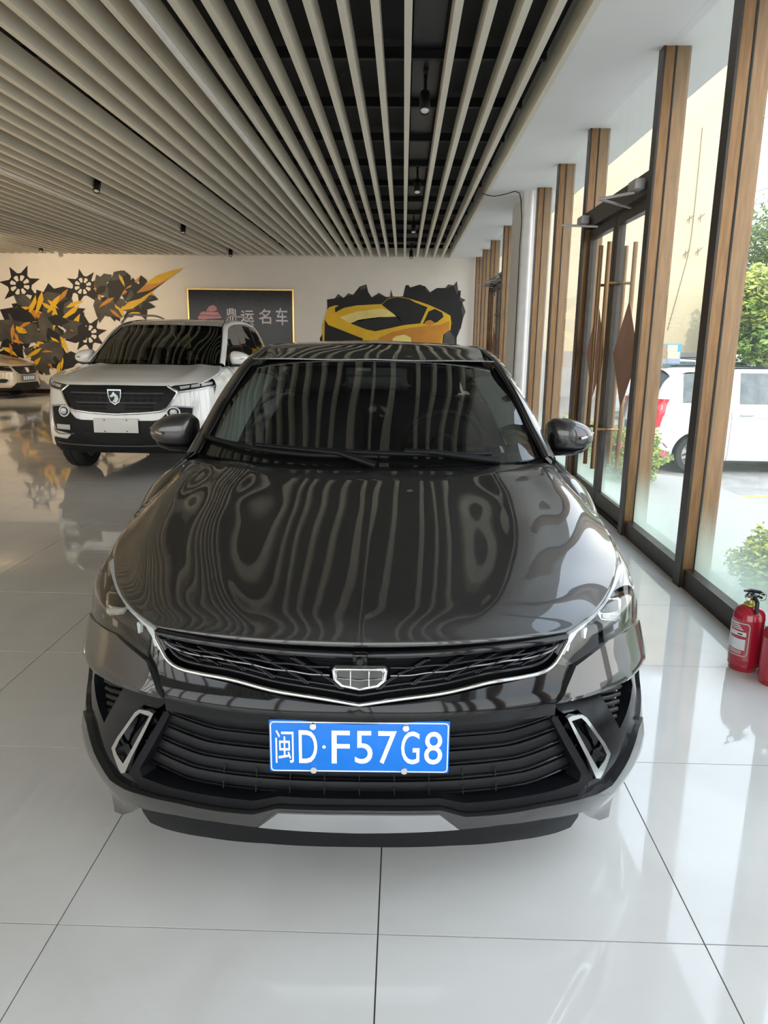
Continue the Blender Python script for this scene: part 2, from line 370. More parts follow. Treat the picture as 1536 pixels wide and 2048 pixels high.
tag(MB().tube(wire, .006, 6).build('loose_wire', M_GASKET), 'thin black wire running over the soffit and down the white pillar', 'wire')
# --- shopfront behind the viewer, out of the picture
sf = empty('window_30', (0, 0, 0), 0, 'glazed shopfront facing the street behind the dark car nose', 'window', kind='structure')
for k in range(11):
    xk = XL + .05 + k*1.5
    MB().box((xk-.04, YF-.14, 0), (xk+.04, YF, 3.2)).build('mullion', M_BRASS, sf)
MB().box((XL, YF-.12, 0), (1.95, YF, .12)).build('bottom_rail', M_BRONZE, sf)
MB().add([(XL, YF-.066, .12), (1.68, YF-.066, .12), (1.68, YF-.066, 3.2), (XL, YF-.066, 3.2)], [(0, 1, 2, 3)]).build('pane', M_PANE, sf)
tag(MB().box((XL-.2, YF-.2, 3.2), (1.95, YF, 3.9)).build('wall_front', M_WHITE), 'white lintel wall over the street shopfront', 'wall', kind='structure')
# ------------------------------------------------------------------ outdoors
M_PAVE = mat('pale_granite_paving', (.30, .29, .27), .75, var=.12, scale=60, col2=(.37, .36, .34))
M_ROAD = mat('worn_concrete_road', (.22, .21, .20), .8, scale=4, col2=(.34, .33, .31), detail=10)
M_YEL = mat('faded_yellow_paint', (.65, .45, .10), .7, var=.2)
GZ = -.60
g = MB()
g.box((-40, -60, GZ-.2), (60, 60, GZ))
tag(g.build('ground', M_ROAD), 'worn concrete yard outside the showroom', 'ground', kind='structure')
fc = MB().add([(1.95, -6, -.12), (4.6, -6, -.22), (3.9, 9.6, -.30), (1.95, 9.6, -.12), (1.95, -6, GZ), (4.6, -6, GZ), (3.9, 9.6, GZ), (1.95, 9.6, GZ)], [(0,1,2,3), (1,5,6,2), (2,6,7,3), (0,4,5,1)]).build('forecourt', M_PAVE)
tag(fc, 'pale granite forecourt in front of the glass doors', 'paving', kind='structure')
MB().add([(1.95, 9.6, -.12), (9, 9.6, GZ-.01), (9, 9.6, GZ), (1.95, 9.6, GZ)], [(0,1,2,3)])
tag(MB().box((3.5, 9.9, GZ), (20, 10.0, GZ+.004)).build('road_marking', M_YEL), 'faded yellow line on the yard in front of the white van', 'road marking', kind='structure')
tag(MB().box((1.95, YF-.3, 3.36), (2.27, YB, 3.6)).build('trim_1', M_WHITE), 'narrow concrete eave over the glazed front', 'eave', kind='structure')
tag(MB().box((XL-1, YF-6, GZ), (1.95, YF-.2, -.12)).build('trim_2', M_PAVE), 'raised granite walk before the street shopfront', 'paving', kind='structure')
# building across the yard
bld = empty('building', (9, 24, GZ), 0, 'tall cream rendered building behind the white van', 'building')
M_REND = mat('cream_render', (.55, .46, .31), .8, var=.05, scale=.6, detail=8)
BX1 = px(1462, 500, Y=22).x
MB().box((-7, -2, 0), (BX1-9, 8, 9.3)).build('wall', M_REND, bld)
MB().box((-7.05, -2.03, 0), (BX1-9+.03, -1.98, 1.75)).build('plinth', mat('grey_cement_plinth', (.36, .34, .325), .85, var=.12, scale=2), bld)
MB().box((-7.1, -2.12, 9.3), (BX1-9+.1, 8, 9.5)).build('parapet', mat('grey_parapet', (.5, .49, .47), .8), bld)
M_CRK = mat('dark_cable', (.16, .13, .11), .7)
def bpx(x, y): 
    p = px(x, y, Y=21.97); return (p.x-9, p.y-24, p.z-GZ)
cb_ = MB().tube([bpx(*q) for q in [(1405, 255), (1398, 330), (1390, 410), (1382, 480), (1374, 520), (1352, 600), (1335, 660)]], .010, 5)
for q in [(1380, 435), (1402, 432), (1372, 505), (1397, 500)]:
    b0 = Vector(bpx(*q)); cb_.tube([b0+Vector((-.09, -.04, -.08)), b0+Vector((.09, -.04, .06))], .012, 5).tube([b0+Vector((-.03, -.04, .05)), b0+Vector((-.02, -.04, -.16))], .01, 5)
cb_.build('wall_cable', M_CRK, bld)
sb = empty('sign_board', px(1328, 735, Y=15.5), 0, 'blue board with tan and beige blocks behind the white van', 'sign')
s0 = px(1328, 735, Y=15.5)
def rect(x0, y0, x1, y1, dy, dep, m, name, parent, org, Y):
    a = px(x0, y1, Y=Y); b = px(x1, y0, Y=Y); o = org
    return MB().box((a.x-o.x, dy-dep, a.z-o.z), (b.x-o.x, dy, b.z-o.z)).build(name, m, parent)
rect(1296, 688, 1362, 728, 0, .05, mat('sign_blue', (.08, .29, .40), .5), 'board', sb, s0, 15.5)
M_TAN = mat('sign_tan', (.34, .22, .14), .6); M_BEI = mat('sign_beige', (.56, .47, .36), .6); M_GRY = mat('sign_grey', (.30, .30, .28), .6); M_GBL = mat('sign_greyblue', (.26, .31, .41), .6)
for r, m in (((1300, 690, 1332, 703), M_TAN), ((1332, 690, 1354, 703), M_BEI), ((1297, 703.6, 1332, 717), M_TAN), ((1332, 703.6, 1358, 717), M_BEI), ((1297, 717.4, 1332, 727), M_GRY), ((1332, 717.4, 1358, 727), M_GBL)):
    rect(*r, -.05, .01, m, 'panel', sb, s0, 15.5)
MB().box((-.3, -.02, GZ-s0.z), (-.24, .03, .1)).box((.24, -.02, GZ-s0.z), (.3, .03, .1)).build('post', M_CRK, sb)
s1 = px(1293, 730, Y=15.8)
sg = empty('totem_sign', s1, 0, 'narrow white and blue upright sign beside the blue board', 'sign')
rect(1288, 650, 1306, 730, 0, .05, mat('sign_white', (.65, .64, .6), .5), 'board', sg, s1, 15.8)
rect(1286, 682, 1301, 730, -.05, .01, mat('sign_blue', (.08, .29, .40), .5), 'blue_strip', sg, s1, 15.8)
M_SW = mat('sign_lettering_white', (.7, .74, .74), .5)
for yy in (688, 697, 706, 715): rect(1291, yy, 1297, yy+6, -.06, .006, M_SW, 'character', sg, s1, 15.8)
rect(1289, 662, 1297, 673, -.05, .006, mat('sign_blue', (.08, .29, .40), .5), 'emblem', sg, s1, 15.8)
MB().box((-.08, -.04, GZ-s1.z), (.08, .0, .05)).build('post', M_CRK, sg)
# foliage
def leaves(mb, n, centre, rad, size, seed, squash=1.0, shell=.35):
    r = random.Random(seed)
    for _ in range(n):
        while True:
            d = Vector((r.gauss(0, 1), r.gauss(0, 1), r.gauss(0, 1)))
            if d.length > .01: break
        d.normalize(); q = Vector(centre) + Vector((d.x*rad[0], d.y*rad[1], d.z*rad[2]))*(1-shell*r.random()**1.5)*(.8+.35*abs(math.sin(d.x*5+seed)*math.cos(d.z*4)))
        a = Vector((r.gauss(0, 1), r.gauss(0, 1), r.gauss(0, .6))).normalized(); b = a.orthogonal().normalized(); s = size*(.6+.8*r.random())
        mb.add([q-a*s, q+b*s*.45, q+a*s, q-b*s*.45], [(0, 1, 2, 3)])
M_LEAF = [mat('leaf_yellow_green', (.30, .34, .05), .5, var=.4, scale=2), mat('leaf_mid_green', (.16, .24, .045), .5, var=.4, scale=2), mat('leaf_deep_green', (.07, .14, .035), .5, var=.4, scale=2)]
M_BARK = mat('tree_bark', (.10, .075, .05), .9, var=.3, scale=8)
def tree(x, y, h, r, lab, mi, n, seed, sz=.085):
    t = empty('tree', (x, y, GZ), 0, lab, 'tree', 'trees across the yard')
    tr = MB().tube([(0, 0, 0), (.05, 0, h*.3), (-.05, .05, h*.6)], [.18, .14, .08], 10)
    for k in range(5):
        a = k*1.3; tr.tube([(0, 0, h*.35), (math.cos(a)*r*.6, math.sin(a)*r*.6, h*.62)], [.08, .03], 6)
    tr.build('trunk', M_BARK, t, 40)
    rr = random.Random(seed)
    for j, f in enumerate((.5, .3, .2)):
        m = MB()
        for c in range(6):
            a = rr.random()*6.28; q = (math.cos(a)*r*.45, math.sin(a)*r*.45, h*(.5+.38*rr.random()))
            leaves(m, int(n*f/6), q, (r*.62, r*.62, h*.2), sz, seed+c+j*7)
        tag(m.build('foliage', M_LEAF[(mi+j) % 3], t, fix=False), kind='stuff')
tree(12.6, 24.5, 6.2, 2.5, 'sunlit yellow green tree right of the cream building', 0, 26000, 3)
tree(13.6, 18.8, 4.6, 1.8, 'lower darker tree standing before the sunlit tree', 1, 18000, 5)
tree(9.6, 20.4, 4.0, 1.3, 'small dense tree directly behind the white van', 0, 15000, 11)
tree(17.5, 28.5, 6.0, 2.6, 'distant green tree at the end of the yard', 0, 8000, 8)
def shrub(x, y, z, rx, ry, h, lab, seed, flowers, n=5200, cat='shrub', sz=.028):
    t = empty('flowering_shrub' if flowers else 'leafy_shrub', (x, y, z), 0, lab, cat)
    MB().tube([(0, 0, 0), (.02, 0, h*.6)], [.02, .01], 6).tube([(0, 0, 0), (rx*.5, .05, h*.6)], [.015, .008], 6).tube([(0, 0, 0), (-rx*.5, -.05, h*.6)], [.015, .008], 6).build('stem', M_BARK, t)
    m = MB(); leaves(m, n, (0, 0, h*.5), (rx, ry, h*.5), sz, seed, shell=.7); tag(m.build('foliage', M_LEAF[1], t, fix=False), kind='stuff')
    m = MB(); leaves(m, n//2, (0, 0, h*.55), (rx, ry, h*.5), sz, seed+9, shell=.5); tag(m.build('foliage', M_LEAF[0], t, fix=False), kind='stuff')
    rr = random.Random(seed)
    fm = None
    for k in range(flowers):
        d = Vector((rr.gauss(0, 1), rr.gauss(0, 1)-.8, abs(rr.gauss(0, 1)))).normalized()
        q = (d.x*rx*.95, d.y*ry*.95, h*.5+d.z*h*.5)
        if fm is None:
            f = MB()
            for j in range(6):
                a = j*1.047; f.add([(0, 0, 0), (.035*math.cos(a-.4), .035*math.sin(a-.4), .012), (.05*math.cos(a), .05*math.sin(a), .006), (.035*math.cos(a+.4), .035*math.sin(a+.4), .012)], [(0, 1, 2, 3)])
            fm = f.build('flower', mat('pink_petal', (.75, .12, .28), .6), t); fm.location = q
        else: share(fm, 'flower', t, q, (rr.random(), rr.random(), rr.random()*6))
    return t
shrub(2.62, 8.9, -.22, .62, .5, .62, 'flowering shrub with pink blooms outside beside the forecourt', 21, 26)
shrub(2.3, 10.1, GZ, .5, .6, 1.0, 'leafy shrub with pink blooms outside the glass door', 31, 10)
shrub(2.36, 4.3, -.13, .32, .42, .46, 'low green bush pressed against the dusty lower glass', 41, 0, 4000, sz=.02)
shrub(2.52, 3.3, -.13, .40, .48, .58, 'low green bush beyond the fire extinguishers', 43, 0, 4000, sz=.02)
pl = empty('spiky_plant', (2.98, 4.72, -.17), 0, 'spiky blue green agave like plant outside behind the glass', 'plant')
rr = random.Random(2)
for k in range(13):
    a = k*2.4; L = .38+.25*rr.random(); sp = .12+.12*rr.random()
    c = Vector((math.cos(a), math.sin(a), 0)); w = Vector((-c.y, c.x, 0))
    p0, p1, p2 = c*.03, c*sp*.5+Vector((0, 0, L*.6)), c*sp+Vector((0, 0, L))
    MB().add([p0-w*.018, p0+w*.018, p1+w*.014, p2, p1-w*.014, p0+c*.012, p1+c*.01], [(0, 4, 3, 2, 1), (0, 5, 6, 4), (5, 1, 2, 6), (6, 2, 3), (4, 6, 3)]).build('blade', mat('agave_green', (.13, .22, .14), .5, var=.2), pl)
# overhead wires
for i, ((xa, ya), (xb, yb)) in enumerate((((1440, 400), (1620, 345)), ((1440, 420), (1620, 378)), ((1440, 446), (1620, 415)), ((1440, 290), (1620, 170)))):
    a = px(xa, ya, Y=34); b = px(xb, yb, Y=34); mid_ = (a+b)/2 - Vector((0, 0, .12))
    tag(MB().tube(spline([a-(b-a)*1.0, a, mid_, b, b+(b-a)*2.0], 24), .018, 5).build('overhead_wire', M_CRK), ('thin dark overhead wire, second highest over the trees', 'thin dark overhead wire, third highest over the trees', 'thin dark overhead wire, lowest one just above the trees', 'thin dark overhead wire, highest and steepest above the trees')[i], 'wire', 'overhead wires')
# ------------------------------------------------------------------ car kit
M_TYRE = mat('tyre_rubber', (.018, .018, .018), .75, var=.2, scale=30)
M_RIM = mat('alloy_rim', (.45, .45, .46), .3, metal=.9)
M_CHROME = mat('chrome', (.78, .78, .78), .08, metal=1.0, var=.02)
M_SATIN = mat('satin_silver', (.52, .52, .53), .25, metal=.85, var=.03)
M_PLAS = mat('matt_black_plastic', (.007, .007, .0085), .45, var=.15, scale=20, spec=.22)
M_PIANO = mat('gloss_black_trim', (.006, .006, .008), .10, var=.1, spec=.42)
M_DEEP = mat('recess_black', (.004, .004, .005), .8)
M_CABIN = mat('dark_cabin_fabric', (.016, .016, .017), .75)
M_SEAT = mat('black_seat_leather', (.02, .02, .02), .5)
M_SIDEG = glass('dark_side_glass', (.12, .13, .13), f0=.08)
M_TRIMG = mat('grey_pillar_trim', (.42, .47, .46), .7)
def wheel(parent, x, y, R, w=.21, rim=.66, spokes=10, name='wheel'):
    s = 1 if x > 0 else -1
    e = empty(name, (x, y, R), 0, parent=parent)
    prof = [(R*rim, -w/2), (R*.93, -w/2), (R*.985, -w*.38), (R, -w*.27), (R, -.01), (R-.008, -.008), (R-.008, .008), (R, .01), (R, w*.27), (R*.985, w*.38), (R*.93, w/2), (R*rim, w/2)]
    MB().lathe(prof, axis='X', n=48).build('tyre', M_TYRE, e, 35)
    r = MB().lathe([(R*rim, -w*.45), (R*rim*.95, -w*.45), (R*rim*.92, 0), (R*rim*.95, w*.45), (R*rim, w*.45)], axis='X', n=40)
    for k in range(spokes):
        a = 2*math.pi*k/spokes; M = Matrix.Rotation(a, 4, 'X')
        r.box((s*w*.22, -.018, .03), (s*w*.38, .018, R*rim*.95), M)
    r.lathe([(0, s*w*.4), (.06, s*w*.4), (.065, s*w*.2), (.0, s*w*.2)], axis='X', n=16).build('rim', M_RIM, e, 35)
    MB().lathe([(0, -.02*s), (R*rim*.8, -.02*s), (R*rim*.8, -.05*s), (0, -.05*s)], axis='X', n=24).build('brake_disc', M_SATIN, e, 35)
    return e
def side_grid(stations, ny, nz, y0, y1):
    """stations: [(y, [(x, z)...])] -> dense grid between y0 and y1, rows along y, columns top to sill"""
    ys = np.array([q[0] for q in stations]); A = np.array([q[1] for q in stations], float)
    full = np.stack([np.stack([np.interp(np.linspace(ys[0], ys[-1], 240), ys, A[:, j, c]) for c in (0, 1)], -1) for j in range(A.shape[1])], 1)
    k = np.hanning(15); k /= k.sum(); yy = np.linspace(ys[0], ys[-1], 240)
    pad = np.pad(full, ((7, 7), (0, 0), (0, 0)), mode='edge'); sm = full.copy()
    for j in range(full.shape[1]):
        for c in (0, 1): sm[:, j, c] = np.convolve(pad[:, j, c], k, 'valid')
    rows = []
    for y in np.linspace(y0, y1, ny):
        sec = [(np.interp(y, yy, sm[:, j, 0]), y, np.interp(y, yy, sm[:, j, 1])) for j in range(sm.shape[1])]
        rows.append(spline(sec, nz))
    return rows
def arch_mesh(rows, wheels, Ra, sx=1, thick=0.0):
    """grid to faces, opening the wheel arches"""
    G = np.array(rows); nr, nc = G.shape[:2]; ins = np.zeros((nr, nc), bool)
    for (yw, zw) in wheels:
        d = np.hypot(G[..., 1]-yw, G[..., 2]-zw); ii = d < Ra; ins |= ii
        for i, j in zip(*np.where(ii)):
            v = np.array([G[i, j, 1]-yw, G[i, j, 2]-zw]); n = np.linalg.norm(v)+1e-9
            G[i, j, 1] = yw+v[0]/n*Ra; G[i, j, 2] = zw+v[1]/n*Ra
    m = MB(); vs = [(sx*p[0], p[1], p[2]) for p in G.reshape(-1, 3)]; fs = []
    for i in range(nr-1):
        for j in range(nc-1):
            if ins[i, j] and ins[i+1, j] and ins[i, j+1] and ins[i+1, j+1]: continue
            f = (i*nc+j, i*nc+j+1, (i+1)*nc+j+1, (i+1)*nc+j); fs.append(f if sx > 0 else f[::-1])
    return m.add(vs, fs)
def interior(root, yb, seat_y, zb, W, driver=1, rows=2):
    """dashboard, seats, steering wheel seen through the glass"""
    d = loft([[(-W, yb, zb-.06), (-W*.5, yb-.05, zb-.03), (0, yb-.07, zb-.02), (W*.5, yb-.05, zb-.03), (W, yb, zb-.06)],
              [(-W, yb+.28, zb-.03), (-W*.5, yb+.30, zb+.01), (0, yb+.30, zb+.0), (W*.5, yb+.30, zb+.015), (W, yb+.28, zb-.03)],
              [(-W, yb+.40, zb-.13), (-W*.5, yb+.42, zb-.11), (0, yb+.42, zb-.11), (W*.5, yb+.42, zb-.11), (W, yb+.40, zb-.13)],
              [(-W, yb+.38, zb-.5), (-W*.5, yb+.38, zb-.5), (0, yb+.38, zb-.5), (W*.5, yb+.38, zb-.5), (W, yb+.38, zb-.5)]], 16, 16)
    MB().grid(d).build('dashboard', M_CABIN, root, 60)
    sx = driver*W*.5; c = Vector((sx, yb+.62, zb+.0)); R = Matrix.Rotation(math.radians(24), 4, 'X')
    ring = [c + R @ Vector((.185*math.cos(t), 0, .185*math.sin(t))) for t in np.linspace(0, 2*math.pi, 33)[:-1]]
    st = MB().tube(ring, .014, 8, closed=True)
    for a in (0, math.pi, -math.pi/2): st.tube([c, c+R @ Vector((.18*math.cos(a), .0, .18*math.sin(a)))], .014, 6)
    st.lathe([(0, -.03), (.055, -.03), (.06, .02), (0, .02)], c, 'Y', 14).build('steering_wheel', M_SEAT, root, 50)
    for k in range(rows):
        for s in (-1, 1):
            x = s*W*.5; y = seat_y + k*.9; q = empty('seat', (x, y, 0), 0, parent=root)
            b = loft([[(-.24, .0, .52), (-.12, -.05, .55), (0, -.03, .55), (.12, -.05, .55), (.24, .0, .52)], [(-.25, .08, .80), (-.13, .02, .82), (0, .05, .82), (.13, .02, .82), (.25, .08, .80)],
                      [(-.22, .16, 1.03), (-.12, .11, 1.06), (0, .12, 1.06), (.12, .11, 1.06), (.22, .16, 1.03)], [(-.14, .2, 1.10), (-.1, .17, 1.13), (0, .17, 1.13), (.1, .17, 1.13), (.14, .2, 1.10)], [(-.22, .28, .5), (-.12, .28, .5), (0, .28, .5), (.12, .28, .5), (.22, .28, .5)]], 12, 24)
            MB().grid(b).build('backrest', M_SEAT, q, 60)
            MB().bbox((-.13, .12, 1.13), (.13, .22, 1.29), .04).build('headrest', M_SEAT, q, 60)
            MB().bbox((-.25, -.45, .38), (.25, .05, .54), .05).build('cushion', M_SEAT, q, 60)
def paint(name, base, fleck, rough=.38, metal=.75, fl=.35):
    m = bpy.data.materials.new(name); t, n, l = nt_of(m); b = n['Principled BSDF']
    tc = n.new('ShaderNodeTexCoord'); nz = n.new('ShaderNodeTexNoise'); nz.inputs['Scale'].default_value = 900; nz.inputs['Detail'].default_value = 2; l.new(tc.outputs['Object'], nz.inputs['Vector'])
    r = n.new('ShaderNodeValToRGB'); r.color_ramp.elements[0].position = .4; r.color_ramp.elements[1].position = .68; r.color_ramp.elements[0].color = (*base, 1); r.color_ramp.elements[1].color = (*fleck, 1)
    l.new(nz.outputs['Fac'], r.inputs[0]); l.new(r.outputs[0], b.inputs['Base Color'])
    b.inputs['Metallic'].default_value = metal; b.inputs['Roughness'].default_value = rough; b.inputs['Coat Weight'].default_value = 1.0; b.inputs['Coat Roughness'].default_value = .02; b.inputs['Coat IOR'].default_value = 1.55
    return m

def resample(poly, step, closed=True):
    out = []; n = len(poly)
    for i in range(n if closed else n-1):
        a, b = np.array(poly[i]), np.array(poly[(i+1) % n]); k = max(1, int(np.linalg.norm(b-a)/step))
        out += [tuple(a+(b-a)*j/k) for j in range(k)]
    return out if closed else out+[tuple(poly[-1])]
def in_poly(p, poly):
    c = False; n = len(poly)
    for i in range(n):
        (x0, y0), (x1, y1) = poly[i], poly[i-1]
        if (y0 > p[1]) != (y1 > p[1]) and p[0] < (x1-x0)*(p[1]-y0)/(y1-y0)+x0: c = not c
    return c
def fill(poly, step, surf, off=0.0, thick=.02, hole=None):
    """polygon on the nose (s, z) -> curved panel with thickness"""
    o = off if callable(off) else (lambda s, z: off)
    L = [resample(poly, step)] + ([resample(hole, step)] if hole else [])
    V = []; Ed = []
    for q in L:
        k = len(V); V += q; Ed += [(k+i, k+(i+1) % len(q)) for i in range(len(q))]
    a = np.array(L[0]); 
    for s in np.arange(a[:, 0].min()+step/2, a[:, 0].max(), step):
        for z in np.arange(a[:, 1].min()+step/2, a[:, 1].max(), step):
            if in_poly((s, z), L[0]) and not (hole and in_poly((s, z), L[1])) and min((s-u)**2+(z-v)**2 for q in L for u, v in q) > (step*.45)**2: V.append((s, z))
    r = delaunay_2d_cdt([Vector(q) for q in V], Ed, [], 1, 1e-6)
    P2 = [tuple(q) for q in r[0]]; T = [tuple(f) for f in r[2] if len(f) == 3]
    T = [f for f in T if in_poly((sum(P2[i][0] for i in f)/3, sum(P2[i][1] for i in f)/3), L[0]) and not (hole and in_poly((sum(P2[i][0] for i in f)/3, sum(P2[i][1] for i in f)/3), L[1]))]
    vs = [surf(s, z, o(s, z)) for s, z in P2]; n = len(vs); back = [surf(s, z, o(s, z)-thick) for s, z in P2]
    cnt = {}
    for f in T:
        for i in range(3):
            e = (f[i], f[(i+1) % 3]); k = tuple(sorted(e)); cnt[k] = None if k in cnt else e
    fs = T + [tuple(i+n for i in f[::-1]) for f in T] + [(e[1], e[0], e[0]+n, e[1]+n) for e in cnt.values() if e]
    return MB().add(vs+back, fs)

class Nose:
    """rounded car nose: plan curve (superellipse) scaled by height, set back by a vertical profile"""
    def __init__(s, root, cx, cy, yaw, W, L, N, wt, pt):
        s.root = root; s.W = W; s.wt = wt; s.pt = pt
        s.inv = (Matrix.Translation((cx, cy, root.location.z)) @ Matrix.Rotation(yaw, 4, 'Z')).inverted()
        t = np.r_[np.linspace(0, .9, 400), 1-np.geomspace(.1, 1e-5, 300)]
        s.t = t; s.X = W*t; s.Y = L*(1-(1-t**N)**(1/N)); s.S = np.r_[0, np.cumsum(np.hypot(np.diff(s.X), np.diff(s.Y)))]
        s.O = np.array(s.inv @ Vector((0, 0, CAM_H))); d0 = np.linalg.norm(s.O[:2]); s.ts = np.linspace(max(.3, d0*.75-.8), d0*1.15+2.2, 6000)
    def w(s, z): return np.interp(z, *s.wt)
    def p(s, z): return np.interp(z, *s.pt)
    def S_at(s, q, z, off=0.0):
        sg = -1.0 if q < 0 else 1.0; a = abs(q); x = np.interp(a, s.S, s.X); y = np.interp(a, s.S, s.Y)
        tx = np.interp(a+.004, s.S, s.X)-x; ty = np.interp(a+.004, s.S, s.Y)-y; n = math.hypot(tx, ty)+1e-9
        return (sg*(x*s.w(z)+ty/n*off), y+s.p(z)-tx/n*off, z)
    def ray(s, x, y):
        d = CF + CR*((x-768)/FPX) - CU*((y-1024)/FPX); return np.array(s.inv.to_3x3() @ d)
    def hit(s, x, y):
        P = s.O + s.ts[:, None]*s.ray(x, y); w = s.w(P[:, 2]); t = np.abs(P[:, 0])/(s.W*w)
        Fv = np.where(t < 1, P[:, 1] - s.p(P[:, 2]) - np.interp(np.minimum(t, 1), s.t, s.Y), -1)
        i = int(np.argmax(Fv > 0)) if (Fv > 0).any() else (int(np.argmax(Fv)) if Fv.max() > -1 else int(np.argmin(t)))
        q = P[i]; a = np.interp(min(abs(q[0])/w[i], s.W*.99999), s.X, s.S)
        return (math.copysign(a, q[0]), float(q[2]))
    def hits(s, pts): return [s.hit(*p) for p in pts]
    def cz(s, x, y, z):
        d = s.ray(x, y); return tuple(s.O + d*((z-s.O[2])/d[2]))
    def panel(s, name, pix, m, off=0.0, thick=.02, step=.02, mode='mirror', hole=None, smooth=40, parent=None, raw=False):
        poly = list(pix) if raw else s.hits(pix); hl = (list(hole) if raw else s.hits(hole)) if hole else None; parent = parent or s.root
        if mode == 'centre':
            poly = [(abs(a), z) for a, z in poly]
            poly[0] = (0.0, poly[0][1]); poly[-1] = (0.0, poly[-1][1])
            poly = poly + [(-q, z) for q, z in poly[-2:0:-1]]
            return [fill(poly, step, s.S_at, off, thick).build(name, m, parent, smooth)]
        mb = fill(poly, step, s.S_at, off, thick, hl)
        return [mb.build(name, m, parent, smooth), mb.mirrored().build(name, m, parent, smooth)]
    def strip(s, name, sz, r, m, off=0.0, mirror=True, parent=None):
        mb = MB().tube([s.S_at(a, z, off) for a, z in sz], r, 8); o = [mb.build(name, m, parent or s.root, 50)]
        if mirror: o.append(mb.mirrored().build(name, m, parent or s.root, 50))
        return o
    def bar(s, name, path, h, d, m, parent=None, smooth=40):
        rows = [[s.S_at(a, z+h/2, o-d), s.S_at(a, z+h/2, o-.002), s.S_at(a, z+h*.3, o), s.S_at(a, z-h*.3, o), s.S_at(a, z-h/2, o-.002), s.S_at(a, z-h/2, o-d)] for a, z, o in path]
        return MB().grid(rows).build(name, m, parent or s.root, smooth)
    def skirt(s, name, q0, q1, z0, z1, m, off=0.0, nq=14, nz=14):
        """side wrap of the nose towards the wheel arch, both sides"""
        mb = MB().grid([[s.S_at(a, z, off) for a in np.linspace(q0, q1, nq)] for z in np.linspace(z0, z1, nz)])
        mb.build(name, m, s.root, 40); mb.mirrored().build(name, m, s.root, 40)

